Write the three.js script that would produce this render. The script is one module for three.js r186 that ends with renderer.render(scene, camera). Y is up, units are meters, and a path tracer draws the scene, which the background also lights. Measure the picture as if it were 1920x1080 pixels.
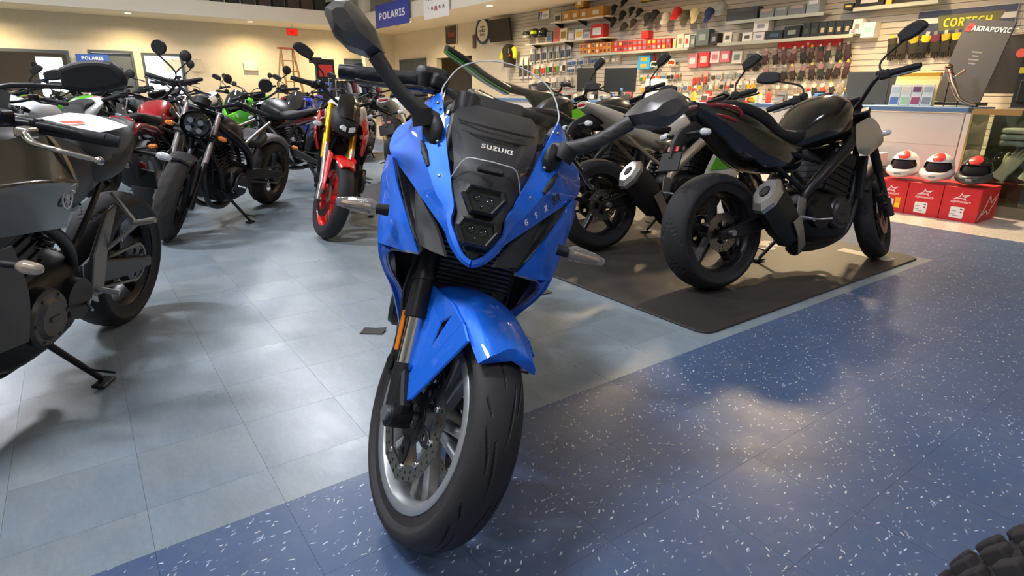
import * as THREE from 'three';
import { RoundedBoxGeometry } from 'three/addons/geometries/RoundedBoxGeometry.js';
import { mergeGeometries, toCreasedNormals, mergeVertices } from 'three/addons/utils/BufferGeometryUtils.js';
import { RectAreaLightUniformsLib } from 'three/addons/lights/RectAreaLightUniformsLib.js';
import { FontLoader } from 'three/addons/loaders/FontLoader.js';
import { TextGeometry } from 'three/addons/geometries/TextGeometry.js';

// ---------- camera, renderer, lights ----------
const scene = new THREE.Scene();
const renderer = new THREE.WebGLRenderer({ antialias: true });
renderer.toneMapping = THREE.LinearToneMapping;
renderer.toneMappingExposure = 1.05;
renderer.shadowMap.enabled = true;
RectAreaLightUniformsLib.init();
const RAD = Math.PI / 180, CAMH = 1.05, FPX = 1093.4, PITCH = 18.5 * RAD, ROLL = 0.48 * RAD;
const camera = new THREE.PerspectiveCamera(2 * Math.atan(540 / FPX) / RAD, 16 / 9, 0.05, 60);
camera.position.set(0, CAMH, 0);
camera.rotation.set(-PITCH, 0, ROLL, 'YXZ');
camera.updateMatrixWorld();

// plan axes of the building: A points right-away, B left-away; tiles, walls and counter follow them
const YA = 53.98 * RAD;
const dA = new THREE.Vector3(Math.sin(YA), 0, -Math.cos(YA)), dB = new THREE.Vector3(-Math.cos(YA), 0, -Math.sin(YA));
const AB = (a, y, b) => new THREE.Vector3(a * dA.x + b * dB.x, y, a * dA.z + b * dB.z);
const FACE_A = Math.atan2(-dA.x, -dA.z);   // yaw of things whose front looks along -A (right wall); their local x runs towards -B
const FACE_B = Math.atan2(-dB.x, -dB.z);   // yaw of things whose front looks along -B (far wall); their local x runs along +A
const fwd = new THREE.Vector3(0, 0, -1).applyQuaternion(camera.quaternion), cup = new THREE.Vector3(0, 1, 0).applyQuaternion(camera.quaternion), crt = new THREE.Vector3(1, 0, 0).applyQuaternion(camera.quaternion);
const rayOf = (x, y) => fwd.clone().addScaledVector(crt, (x - 960) / FPX).addScaledVector(cup, (540 - y) / FPX);
function hit(x, y, n, c) { const d = rayOf(x, y), o = camera.position; const t = (c - o.dot(n)) / d.dot(n); return o.clone().addScaledVector(d, t); }
const UPV = new THREE.Vector3(0, 1, 0);
const onA = (x, y, a) => hit(x, y, dA, a), onB = (x, y, b) => hit(x, y, dB, b), onY = (x, y, h = 0) => hit(x, y, UPV, h);
const toAB = p => [p.dot(dA), p.y, p.dot(dB)];

// large area lights: unseen high bays, those behind the camera added as fill (their fittings are built with the ceiling)
const BAYS = [[2.95, 9.9, 1.0], [-2.2, 14.6, .8], [-2.8, 6.5, 1.7], [2.6, -2.6, .25], [-3.4, -1.4, .3], [3.2, 14.4, .6], [-1.0, 1.7, .8]];
const BAY_Y = 5.15, BAY_W = 1.3, BAY_D = .5, BAY_POWER = 118;
for (const [a, b, k] of BAYS) {
  const l = new THREE.RectAreaLight(0xf4f6ff, BAY_POWER * k, BAY_W, BAY_D);
  l.position.copy(AB(a, BAY_Y, b)); l.lookAt(l.position.x, 0, l.position.z); l.castShadow = true; scene.add(l);
}

// ---------- helpers ----------
let seed = 7;
const rnd = () => { seed = (seed * 1664525 + 1013904223) >>> 0; return seed / 4294967296; };
const rr = (a, b) => a + (b - a) * rnd();
const pick = a => a[Math.floor(rnd() * a.length)];
const V = (x, y, z) => new THREE.Vector3(x, y, z);
const hueNames = [['black', 20, 20, 22], ['charcoal', 50, 52, 56], ['dark grey', 78, 80, 84], ['grey', 128, 130, 132], ['light grey', 180, 180, 178], ['white', 222, 220, 214], ['cream', 215, 200, 165], ['red', 200, 50, 45], ['dark red', 130, 40, 40], ['maroon', 70, 36, 42], ['rose', 190, 120, 130], ['orange', 222, 130, 40], ['yellow', 215, 195, 40], ['brown', 110, 85, 65], ['tan', 185, 165, 145], ['green', 70, 140, 70], ['olive', 75, 74, 55], ['blue', 65, 110, 175], ['slate blue', 85, 105, 140], ['navy', 35, 50, 85], ['purple', 105, 45, 80], ['teal', 100, 140, 145]];
function hueName(hex) { const n = parseInt(hex.slice(1), 16), r = n >> 16, g = n >> 8 & 255, b = n & 255; let best = '', d = 1e9; for (const [k, R, G0, B] of hueNames) { const e = (r - R) ** 2 + (g - G0) ** 2 + (b - B) ** 2; if (e < d) { d = e; best = k; } } return best; }
const matCache = {};
function M(hex, rough = .5, metal = 0, extra) {
  const key = hex + '|' + rough + '|' + metal + '|' + (extra ? JSON.stringify(extra) : '');
  if (matCache[key]) return matCache[key];
  const m = new THREE.MeshPhysicalMaterial({ color: hex, roughness: rough, metalness: metal, side: THREE.DoubleSide, ...(extra || {}) });
  return matCache[key] = m;
}
const used = {};
function numbered(n) { used[n] = (used[n] ?? -1) + 1; return used[n] ? n + '_' + String(used[n]).padStart(3, '0') : n; }
function add(parent, name, geo, mat) { const m = new THREE.Mesh(geo, mat); m.name = name; m.castShadow = m.receiveShadow = true; parent.add(m); return m; }
function tag(o, label, category, group) { o.userData.label = label; o.userData.category = category; if (group) o.userData.group = group; return o; }
function thing(name, label, category, group, pos, yaw = 0) {
  const g = new THREE.Group(); g.name = numbered(name); scene.add(g); if (pos) g.position.copy(pos); g.rotation.y = yaw; return tag(g, label, category, group);
}
function solo(name, geo, mat, label, category, group, pos, yaw = 0) {
  const m = add(scene, numbered(name), geo, mat); if (pos) m.position.copy(pos); m.rotation.y = yaw; return tag(m, label, category, group);
}
function struct(name, geo, mat) { const m = add(scene, name, geo, mat); m.userData.kind = 'structure'; return m; }
const at = (g, x, y, z) => g.translate(x, y, z);
function merge(list) {
  const flat = list.map(g => { let h = g.index ? g.toNonIndexed() : g; for (const k of Object.keys(h.attributes)) if (k !== 'position' && k !== 'normal' && k !== 'uv') h.deleteAttribute(k); if (!h.attributes.uv) h.setAttribute('uv', new THREE.BufferAttribute(new Float32Array(h.attributes.position.count * 2), 2)); return h; });
  return flat.length > 1 ? mergeGeometries(flat) : flat[0];
}
const box = (w, h, d) => new THREE.BoxGeometry(w, h, d);
const rbox = (w, h, d, r = .01, s = 2) => new RoundedBoxGeometry(w, h, d, s, Math.min(r, w * .49, h * .49, d * .49));
const cyl = (r1, r2, h, n = 20, axis = 'y') => { const g = new THREE.CylinderGeometry(r1, r2, h, n); if (axis === 'x') g.rotateZ(Math.PI / 2); if (axis === 'z') g.rotateX(Math.PI / 2); return g; };
const sph = (r, w = 16, h = 12) => new THREE.SphereGeometry(r, w, h);
const mirZ = g => { const c = (g.index ? g.toNonIndexed() : g.clone()); c.scale(1, 1, -1); const p = c.attributes; for (const k of Object.keys(p)) { const a = p[k], n = a.itemSize; for (let i = 0; i < a.count; i += 3) for (let j = 0; j < n; j++) { const t = a.array[(i + 1) * n + j]; a.array[(i + 1) * n + j] = a.array[(i + 2) * n + j]; a.array[(i + 2) * n + j] = t; } } return c; };
const both = g => merge([g, mirZ(g)]);
// rings of points joined into a skin
function skin(rings, { closed = true, cap = true, crease = 40 } = {}) {
  const n = rings[0].length, pos = [], idx = [], uv = [];
  for (let i = 0; i < rings.length; i++) rings[i].forEach((p, j) => { pos.push(p.x, p.y, p.z); uv.push(j / n, i / (rings.length - 1)); });
  const m = closed ? n : n - 1;
  for (let i = 0; i < rings.length - 1; i++) for (let j = 0; j < m; j++) { const a = i * n + j, b = i * n + (j + 1) % n, c = a + n, d = b + n; idx.push(a, b, c, b, d, c); }
  if (cap && closed) for (const [i, f] of [[0, 1], [rings.length - 1, 0]]) {
    const c = new THREE.Vector3(); rings[i].forEach(p => c.add(p)); c.divideScalar(n); const ci = pos.length / 3; pos.push(c.x, c.y, c.z); uv.push(.5, .5);
    for (let j = 0; j < n; j++) { const a = i * n + j, b = i * n + (j + 1) % n; f ? idx.push(ci, b, a) : idx.push(ci, a, b); }
  }
  const g = new THREE.BufferGeometry(); g.setAttribute('position', new THREE.Float32BufferAttribute(pos, 3)); g.setAttribute('uv', new THREE.Float32BufferAttribute(uv, 2)); g.setIndex(idx);
  g.computeVertexNormals(); return crease ? toCreasedNormals(g, crease * RAD) : g;
}
// tube along points [x,y,z] with one radius or a radius per point
function tube(pts, r, { rs = 8, seg = 4, closed = false, flat = 1, tension = .5 } = {}) {
  const cv = new THREE.CatmullRomCurve3(pts.map(p => p.isVector3 ? p : V(...p)), closed, 'catmullrom', tension), n = Math.max(2, (pts.length - 1) * seg);
  const fr = cv.computeFrenetFrames(n, closed), rings = [];
  for (let i = 0; i <= n; i++) {
    const t = i / n, p = cv.getPoint(t), f = t * (pts.length - 1), k = Math.min(Math.floor(f), pts.length - 2), rad = Array.isArray(r) ? r[k] + (r[k + 1] - r[k]) * (f - k) : r;
    const R = []; for (let j = 0; j < rs; j++) { const a = j / rs * 2 * Math.PI; R.push(p.clone().addScaledVector(fr.normals[Math.round(t * n)], Math.cos(a) * rad).addScaledVector(fr.binormals[Math.round(t * n)], Math.sin(a) * rad * flat)); }
    rings.push(R);
  }
  return skin(rings, { cap: !closed, crease: 50 });
}
const bar = (a, b, r, rs = 10, r2) => { const A = V(...a), B = V(...b), d = B.clone().sub(A), L = d.length(); const g = new THREE.CylinderGeometry(r2 ?? r, r, L, rs); g.applyQuaternion(new THREE.Quaternion().setFromUnitVectors(V(0, 1, 0), d.normalize())); g.translate((A.x + B.x) / 2, (A.y + B.y) / 2, (A.z + B.z) / 2); return g; };
const cr = (a, b, c, d, t) => .5 * (2 * b + (c - a) * t + (2 * a - 5 * b + 4 * c - d) * t * t + (3 * b - a - 3 * c + d) * t * t * t);
function crs(rows, t) { const n = rows.length - 1, f = Math.min(t * n, n - 1e-6), k = Math.floor(f), u = f - k; const g = i => rows[Math.max(0, Math.min(n, i))]; return g(k).map((_, j) => cr(g(k - 1)[j], g(k)[j], g(k + 1)[j], g(k + 2)[j], u)); }
// loft along X of super-ellipse sections [x, yc, halfwidth, up, down, power, (zc)]
function loftX(secs, { n = 22, sub = 4, crease = 35, cap = true } = {}) {
  const N = (secs.length - 1) * sub, rings = [];
  for (let i = 0; i <= N; i++) {
    const s = crs(secs.map(q => q.length < 7 ? [...q, 0] : q), i / N), R = [];
    for (let j = 0; j < n; j++) { const a = j / n * 2 * Math.PI, c = Math.cos(a), d = Math.sin(a), e = 2 / s[5]; R.push(V(s[0], s[1] + (d > 0 ? s[3] : s[4]) * Math.sign(d) * Math.abs(d) ** e, s[6] + s[2] * Math.sign(c) * Math.abs(c) ** e)); }
    rings.push(R);
  }
  return skin(rings, { crease, cap });
}
// smooth shell through a net of points; lin keeps the columns straight-edged
function patch(net, { nu = 6, nv = 5, th = .004, lin = false, crease = 32 } = {}) {
  const R = net.length, C = net[0].length, NU = (R - 1) * nu, NV = (C - 1) * nv, P = [];
  for (let i = 0; i <= NU; i++) {
    const row = net[0].map((_, c) => crs(net.map(r => r[c]), i / NU)), L = [];
    for (let j = 0; j <= NV; j++) { const t = j / NV; if (lin) { const f = Math.min(t * (C - 1), C - 1 - 1e-6), k = Math.floor(f), u = f - k; L.push(V(...row[k].map((q, d) => q + (row[k + 1][d] - q) * u))); } else L.push(V(...crs(row, t))); }
    P.push(L);
  }
  const Nn = P.map((L, i) => L.map((p, j) => { const du = P[Math.min(i + 1, NU)][j].clone().sub(P[Math.max(i - 1, 0)][j]), dv = L[Math.min(j + 1, NV)].clone().sub(L[Math.max(j - 1, 0)]); const n = du.cross(dv); return n.lengthSq() > 1e-16 ? n.normalize() : V(0, 0, 0); }));
  const Q = P.map((L, i) => L.map((p, j) => p.clone().addScaledVector(Nn[i][j], -th)));
  const rings = P.map((L, i) => [...L, ...Q[i].slice().reverse()]);
  return skin(rings, { crease, cap: true });
}
function shape(pts) { const s = new THREE.Shape(); pts.forEach(([x, y], i) => i ? s.lineTo(x, y) : s.moveTo(x, y)); s.closePath(); return s; }
function ext(pts, depth, { bevel = .003, holes = [], curve = 12, seg = 1 } = {}) {
  const s = Array.isArray(pts) ? shape(pts) : pts; for (const h of holes) { s.holes.push(!Array.isArray(h) ? h : new THREE.Path(h.map(p => new THREE.Vector2(...p)))); }
  const g = new THREE.ExtrudeGeometry(s, { depth: depth - 2 * bevel, bevelEnabled: bevel > 0, bevelThickness: bevel, bevelSize: bevel, bevelOffset: -bevel, bevelSegments: seg, curveSegments: curve }); g.translate(0, 0, -depth / 2 + bevel); return g;
}
const circ = (x, y, r) => { const p = new THREE.Path(); p.absarc(x, y, r, 0, Math.PI * 2, true); return p; };
const disk = r => { const s = new THREE.Shape(); s.absarc(0, 0, r, 0, Math.PI * 2, false); return s; };
function lathe(pts, n = 48) { return new THREE.LatheGeometry(pts.map(p => new THREE.Vector2(...p)), n); }
const latheZ = (pts, n) => lathe(pts, n).rotateX(Math.PI / 2);
const memo = {}; const G = (k, f) => memo[k] ??= f();
// textures
function canvasTex(w, h, draw, color = true) { const c = document.createElement('canvas'); c.width = w; c.height = h; draw(c.getContext('2d'), w, h); const t = new THREE.CanvasTexture(c); if (color) t.colorSpace = THREE.SRGBColorSpace; t.wrapS = t.wrapT = THREE.RepeatWrapping; t.magFilter = THREE.LinearFilter; return t; }
const font = await new FontLoader().loadAsync('fonts/droid/droid_sans_bold.typeface.json');
function text(str, size, depth = .001) { const g = new TextGeometry(str, { font, size, depth, curveSegments: 3, bevelEnabled: false }); g.computeBoundingBox(); const b = g.boundingBox; g.translate(-(b.max.x + b.min.x) / 2, -(b.max.y + b.min.y) / 2, 0); return g; }
// ---------- daylight outside the glass ----------
scene.background = new THREE.Color(0xf4f6ff); scene.backgroundIntensity = 3.2;

// ---------- floor ----------
const RA = 9.9, FB = 21, LA = -8, NB = -6, HIGH = 5.5, MEZ = 3.0, MEZT = 3.4, MA = 8.09, MB = 19.4;
function noiseTile(ctx, w, h, n, cols, rmin, rmax, alpha) { for (let i = 0; i < n; i++) { ctx.globalAlpha = alpha * rnd(); ctx.fillStyle = pick(cols); const x = rnd() * w, y = rnd() * h, r = rr(rmin, rmax), a = rnd() * 6.3, e = rr(.3, 1); for (const ox of [0, -w, w]) for (const oy of [0, -h, h]) { if (x + ox < -r || x + ox > w + r || y + oy < -r || y + oy > h + r) continue; ctx.beginPath(); ctx.ellipse(x + ox, y + oy, r, r * e, a, 0, 6.3); ctx.fill(); } } ctx.globalAlpha = 1; }
const blueTex = canvasTex(2048, 2048, (c, w, h) => {
  c.fillStyle = '#485a7a'; c.fillRect(0, 0, w, h);
  noiseTile(c, w, h, 900, ['#405272', '#50617f', '#5e687c', '#4a5b7b', '#586479'], 20, 90, .25);
  noiseTile(c, w, h, 5000, ['#3b4e6e', '#647288', '#536176'], 2, 8, .4);
  for (let i = 0; i < 1500; i++) { const x = rnd() * w, y = rnd() * h, L = rr(3, 15), t = rr(1.6, 4.2), a = rr(-.5, 1.2); c.globalAlpha = rr(.3, .95); c.fillStyle = pick(['#dfe6ea', '#cdd8e2', '#e9e6da', '#a9b9cc', '#d9d2c0']); c.save(); c.translate(x, y); c.rotate(a); c.beginPath(); c.ellipse(0, 0, L, t, 0, 0, 6.3); c.fill(); c.restore(); }
  c.globalAlpha = 1;
});
// tileable value noise, summed over cell counts
function noiseField(N, octs) {
  const out = new Float32Array(N * N);
  for (const [nx, ny, amp] of octs) { const g = new Float32Array(nx * ny).map(() => rnd() * 2 - 1); for (let y = 0; y < N; y++) { const fy = y / N * ny, iy = Math.floor(fy), v = fy - iy, sv = v * v * (3 - 2 * v), r0 = iy % ny * nx, r1 = (iy + 1) % ny * nx; for (let x = 0; x < N; x++) { const fx = x / N * nx, ix = Math.floor(fx), u = fx - ix, su = u * u * (3 - 2 * u), c0 = ix % nx, c1 = (ix + 1) % nx; const p = g[r0 + c0] + (g[r0 + c1] - g[r0 + c0]) * su, q = g[r1 + c0] + (g[r1 + c1] - g[r1 + c0]) * su; out[y * N + x] += amp * (p + (q - p) * sv); } } }
  return out;
}
function noiseTex(N, base, octs, tint = [1, 1, 1], specks = 0) {
  const f = noiseField(N, octs), f2 = noiseField(N, [[5, 5, 1], [23, 23, .5]]), d = new Uint8Array(N * N * 4);
  for (let i = 0; i < N * N; i++) { for (let k = 0; k < 3; k++) d[i * 4 + k] = Math.max(0, Math.min(255, base[k] + f[i] * tint[k] + f2[i] * [2.2, .2, -2.2][k])); d[i * 4 + 3] = 255; }
  for (let i = 0; i < specks; i++) { const x = Math.floor(rnd() * N), y = Math.floor(rnd() * N), w = 1 + Math.floor(rnd() * 4), h = 1 + Math.floor(rnd() * 2), c = pick([[222, 226, 222], [92, 100, 104], [206, 210, 204]]); for (let a = 0; a < w; a++) for (let b = 0; b < h; b++) { const j = (((y + b) % N) * N + (x + a) % N) * 4; d[j] = c[0]; d[j + 1] = c[1]; d[j + 2] = c[2]; } }
  const t = new THREE.DataTexture(d, N, N); t.colorSpace = THREE.SRGBColorSpace; t.wrapS = t.wrapT = THREE.RepeatWrapping; t.magFilter = THREE.LinearFilter; t.needsUpdate = true; return t;
}
const paleTex = noiseTex(1024, [126, 138, 146], [[4, 5, 5], [11, 9, 4], [40, 14, 3], [150, 60, 3], [512, 512, 4]], [1, 1, .9], 26);
const creamTex = canvasTex(512, 512, (c, w, h) => { c.fillStyle = '#c3bcb2'; c.fillRect(0, 0, w, h); noiseTile(c, w, h, 300, ['#bbb4aa', '#cac3b8', '#b5b0a8'], 6, 50, .3); });
const roughTex = (() => { const N = 512, f = noiseField(N, [[5, 5, 8], [17, 13, 7], [60, 60, 6]]), d = new Uint8Array(N * N * 4); for (let i = 0; i < N * N; i++) { const v = Math.max(60, Math.min(230, 138 + f[i])); d[i * 4] = d[i * 4 + 1] = d[i * 4 + 2] = v; d[i * 4 + 3] = 255; } const t = new THREE.DataTexture(d, N, N); t.wrapS = t.wrapT = THREE.RepeatWrapping; t.magFilter = THREE.LinearFilter; t.needsUpdate = true; return t; })();
const waxed = (map, rough, span) => { const m = new THREE.MeshPhysicalMaterial({ map, roughness: rough, roughnessMap: roughTex, metalness: 0, specularIntensity: .9 }); return m; };
const tileMat = { blue: waxed(blueTex, .7), pale: waxed(paleTex, .56), cream: waxed(creamTex, .5) };
const TILE = .3048, tiles = [];
function runA(lo, hi, start) { const out = []; let x = start; while (x > lo) x -= TILE; for (; x < hi; x += TILE) { const p = Math.max(x, lo), q = Math.min(x + TILE, hi); if (q - p > .02) out.push([p, q]); } return out; }
const aCols = [...runA(LA, 5.69, .278), ...runA(5.69, RA, 5.69)];
const bBlue = runA(NB, 1.408, 1.408 - 30 * TILE), bPale = [...[[1.408, 1.59]], ...runA(1.59, FB, 1.59)];
for (const [a0, a1] of aCols) {
  const am = (a0 + a1) / 2;
  for (const [b0, b1] of [...bBlue, ...bPale]) { const bm = (b0 + b1) / 2; tiles.push({ a0, a1, b0, b1, kind: am > 5.69 ? 'cream' : (bm < 1.408 || am > 4.54) ? 'blue' : 'pale' }); }
}
const floor = struct('floor', box(RA - LA + .8, .12, FB - NB + .8), M('#4b5358', .9)); floor.position.copy(AB((RA + LA) / 2, -.0636, (FB + NB) / 2)); floor.rotation.y = FACE_B; floor.updateMatrixWorld();
const tileSpan = { blue: 1.22, pale: 1.22, cream: .6 };
function tileGeo(w, d, kind, v) { const g = box(w - .0007, .003, d - .0007), uv = g.attributes.uv, p = g.attributes.position, s = tileSpan[kind], ou = [.1, .43, .71, .22, .86, .55][v], ov = [.3, .8, .13, .62, .45, .05][v]; for (let i = 0; i < uv.count; i++) { const x = p.getX(i) / s, z = p.getZ(i) / s; (v & 1) ? uv.setXY(i, ou - x, ov - z) : uv.setXY(i, ou + x, ov + z); } return g; }
const pv = new THREE.Vector3();
function scr(a, b) { pv.copy(AB(a, 0, b)).sub(camera.position); const z = pv.dot(fwd); return z < .15 ? null : [960 + FPX * pv.dot(crt) / z, 540 - FPX * pv.dot(cup) / z]; }
for (const t of tiles) { const c = [[t.a0, t.b0], [t.a1, t.b0], [t.a1, t.b1], [t.a0, t.b1]].map(q => scr(...q)); t.size = 0; if (c.every(q => q) && c.some(q => q[0] > 0 && q[0] < 1920 && q[1] > 0 && q[1] < 1080)) { let s = 0; for (let i = 0; i < 4; i++) { const p = c[i], q = c[(i + 1) % 4]; s += p[0] * q[1] - q[0] * p[1]; } t.size = Math.abs(s); } t.v = Math.floor(rnd() * 6); }
tiles.sort((p, q) => q.size - p.size);
const rest = { blue: [], pale: [], cream: [] };
tiles.forEach((t, i) => {
  const w = t.a1 - t.a0, d = t.b1 - t.b0, am = (t.a0 + t.a1) / 2 - (RA + LA) / 2, bm = (t.b0 + t.b1) / 2 - (FB + NB) / 2;
  if (i < 300) { const m = add(floor, 'floor_tile', G('tile' + w.toFixed(3) + d.toFixed(3) + t.kind + t.v, () => tileGeo(w, d, t.kind, t.v)), tileMat[t.kind]); m.position.set(am, .0636 - .0015, -bm); }
  else rest[t.kind].push(tileGeo(w, d, t.kind, t.v).translate(am, .0636 - .0015, -bm));
});
for (const k of Object.keys(rest)) { const m = add(floor, k + '_floor_tiles', merge(rest[k]), tileMat[k]); m.userData.kind = 'stuff'; }

// ---------- walls, mezzanine, ceiling ----------
const wallTex = canvasTex(512, 512, (c, w, h) => { c.fillStyle = '#d2cab7'; c.fillRect(0, 0, w, h); noiseTile(c, w, h, 600, ['#cec6b3', '#d6cebd', '#ccc4b2'], 3, 40, .3); });
const wallMat = new THREE.MeshPhysicalMaterial({ map: wallTex, roughness: .85, side: THREE.DoubleSide }), creamMat = M('#ddd6c6', .8), greyFrame = M('#45505a', .5), slatMat = M('#bbb4a9', .6), slatGroove = M('#8f877c', .6, .2);
const ceilMat = M('#e9e6dd', .9);
const boxAB = (a0, a1, y0, y1, b0, b1) => box(a1 - a0, y1 - y0, b1 - b0).rotateY(FACE_B).translate(...AB((a0 + a1) / 2, (y0 + y1) / 2, (b0 + b1) / 2).toArray());
// far wall with window and door openings, drawn in (a, y) and given depth along B
const farHoles = [[-3.6, .15, .85, 1.98], [.74, 1.66, .02, 2.03], [1.99, 2.92, .02, 2.0]];
{ const s = shape([[LA, 0], [RA + .2, 0], [RA + .2, HIGH], [LA, HIGH]]); const g = ext(s, .2, { bevel: 0, holes: farHoles.map(([x0, x1, y0, y1]) => [[x0, y0], [x0, y1], [x1, y1], [x1, y0]]) }); g.rotateY(FACE_B).translate(...AB(0, 0, FB + .1).toArray()); struct('wall_far', g, wallMat); }
struct('wall_left', boxAB(LA - .2, LA, 0, HIGH, NB, FB + .2), wallMat);
struct('wall_near', boxAB(LA - .2, RA + .2, 0, HIGH, NB - .2, NB), wallMat);
// right wall, with the opening to a back room
{ const s = shape([[NB, 0], [FB, 0], [FB, HIGH], [NB, HIGH]]); const g = ext(s, .2, { bevel: 0, holes: [[[15.75, .01], [15.75, 2.1], [17.9, 2.1], [17.9, .01]]] }); g.rotateY(-Math.PI / 2 + FACE_B + Math.PI); g.translate(...AB(RA + .1, 0, 0).toArray()); struct('wall_right', g, wallMat); }
struct('wall_backroom', merge([boxAB(RA + 2, RA + 2.1, 0, 2.6, 14.5, 19), boxAB(RA + .2, RA + 2.1, 0, 2.6, 14.4, 14.5), boxAB(RA + .2, RA + 2.1, 0, 2.6, 19, 19.1), boxAB(RA + .2, RA + 2.1, 2.6, 2.7, 14.4, 19.1)]), M('#9c8f72', .8));
struct('floor_backroom', boxAB(RA + .4, RA + 2.1, -.1, 0, 14.4, 19.1), M('#7b7468', .6));
struct('ceiling', boxAB(LA - .2, RA + .2, HIGH, HIGH + .15, NB - .2, FB + .2), ceilMat);
struct('trim_1', boxAB(LA, RA, MEZ, MEZT, MB, FB), creamMat);
struct('trim_2', boxAB(MA, RA, MEZ, MEZT, NB, MB), creamMat);
struct('trim_3', boxAB(MA - .1, MA + .18, 0, HIGH, MB - .25, MB + .03), creamMat);   // column at the corner of the mezzanine
// outdoors: pavement and a pale building front seen through the glass
struct('ground_outside', boxAB(LA - 6, RA + 6, -.12, -.02, FB + .6, FB + 14), M('#a8a8a2', .9));
// window, doors
function glazed(name, x0, x1, y0, y1, fr, open) {
  const f = .07, g = merge([box(x1 - x0 + 2 * f, f, .26).translate((x0 + x1) / 2, y1 + f / 2, 0), box(f, y1 - y0 + f, .26).translate(x0 - f / 2, (y0 + y1) / 2 - f / 2, 0), box(f, y1 - y0 + f, .26).translate(x1 + f / 2, (y0 + y1) / 2 - f / 2, 0)]);
  const m = struct(name, g.rotateY(FACE_B), greyFrame); m.position.copy(AB(0, 0, FB + .1)); return m;
}
const pane = new THREE.MeshPhysicalMaterial({ color: 0xffffff, transmission: 1, thickness: 0, roughness: .02, ior: 1.5 });
const w1 = glazed('window_1', ...farHoles[0]); add(w1, 'pane', box(3.75, 1.13, .008).translate(-1.725, 1.415, 0).rotateY(FACE_B), pane);
const d1 = glazed('door_1', ...farHoles[1]); add(d1, 'door_leaf', rbox(.92, 2.0, .05, .004).translate(1.2, 1.02, .02).rotateY(FACE_B), M('#59626a', .45)); add(d1, 'door_handle', cyl(.012, .012, .12, 10, 'x').translate(1.56, 1.0, .07).rotateY(FACE_B), M('#b8bcc0', .25, 1));
const d2 = glazed('door_2', ...farHoles[2]); add(d2, 'pane', box(.93, 1.98, .008).translate(2.455, 1.01, 0).rotateY(FACE_B), pane); add(d2, 'push_bar', cyl(.014, .014, .8, 10, 'x').translate(2.455, 1.05, .06).rotateY(FACE_B), M('#9aa0a4', .3, 1));
// room behind window_1: wall with shelving, lit from its own outer window
struct('wall_office', merge([boxAB(-4.6, -.62, 0, 2.6, FB + 3.4, FB + 3.5), boxAB(.05, .45, 0, 2.6, FB + 3.4, FB + 3.5), boxAB(-4.7, -4.6, 0, 2.6, FB + .2, FB + 3.5), boxAB(.35, .45, 0, 2.6, FB + .2, FB + 3.5), boxAB(-4.7, .45, 2.5, 2.6, FB + .2, FB + 3.5), boxAB(-4.6, .45, 0, .1, FB + .2, FB + 3.5), boxAB(-.62, .05, 0, .8, FB + 3.4, FB + 3.5), boxAB(-.62, .05, 2.0, 2.6, FB + 3.4, FB + 3.5)]), M('#b3aa98', .85));
// two more doors near the right corner
{ const p = toAB(onB(672, 115, 21)); const m = struct('door_3', merge([box(.07, 2.1, .06).translate(-.5, 1.05, 0), box(.07, 2.1, .06).translate(.5, 1.05, 0), box(1.07, .07, .06).translate(0, 2.1, 0)]), greyFrame); m.position.copy(AB(p[0], 0, FB - .03)); m.rotation.y = FACE_B; add(m, 'door_leaf', rbox(.94, 2.06, .04, .004).translate(0, 1.03, 0), M('#49545f', .5)); add(m, 'door_handle', cyl(.012, .012, .1, 8, 'x').translate(.36, 1, .05), M('#b8bcc0', .25, 1)); }
{ const m = struct('door_4', merge([box(.07, 2.1, .06).translate(-.95, 1.05, 0), box(.07, 2.1, .06).translate(.95, 1.05, 0), box(1.97, .07, .06).translate(0, 2.1, 0)]), greyFrame); m.position.copy(AB(RA - .03, 0, 19.55)); m.rotation.y = FACE_A; for (const s of [-1, 1]) { const l = add(m, 'door_leaf', rbox(.9, 2.06, .04, .004).translate(s * .46, 1.03, 0), M('#3f4b58', .5)); add(l, 'notice', box(.14, .3, .004).translate(s * .2, 1.5, .024), M('#e8e6e0', .7)); } }
// baseboard of the far wall
struct('baseboard_far', merge([boxAB(LA, .67, 0, .1, FB - .015, FB), boxAB(2.99, 7.9, 0, .1, FB - .015, FB)]), M('#4a4f55', .6));
// slatwall panels on the right wall: every slat a strip of its own
const slatwall = struct('wall_slatwall', boxAB(RA - .045, RA - .015, .3, 3.0, 1.2, 13.75), slatGroove);
for (let i = 0; i < 32; i++) add(slatwall, 'slat', G('slat', () => box(.016, .0765, 12.55).rotateY(FACE_B)), slatMat).position.copy(AB(RA - .053, .345 + i * .084, 7.475));
// downlights in the mezzanine soffit: warm lamps in white rings
const glowWarm = new THREE.MeshStandardMaterial({ color: 0xfff0d0, emissive: 0xffe2b0, emissiveIntensity: 5 });
function downlight(a, b, k = 1) {
  const g = thing('downlight', 'round recessed ceiling downlight in the mezzanine soffit', 'ceiling light', 'soffit downlights', AB(a, MEZ, b));
  add(g, 'trim_ring', latheZ([[.075, -.004], [.11, -.004], [.112, .0], [.075, .0]], 24).rotateX(Math.PI / 2), M('#f2eee4', .5));
  add(g, 'lens', cyl(.075, .075, .004, 20).translate(0, -.003, 0), glowWarm);
  const l = new THREE.SpotLight(0xffdca0, 25 * k, 0, 80 * RAD, .7, 2); l.position.copy(AB(a, MEZ - .03, b)); l.target.position.copy(AB(a, 0, b)); l.castShadow = true; l.shadow.radius = 3; scene.add(l, l.target);
}
for (const b of [4.2, 8.45, 12.65, 16.9]) downlight(8.47, b);
for (const a of [-4.5, -1.4, 1.7, 4.8, 7.4]) downlight(a, 20.0);
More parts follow.
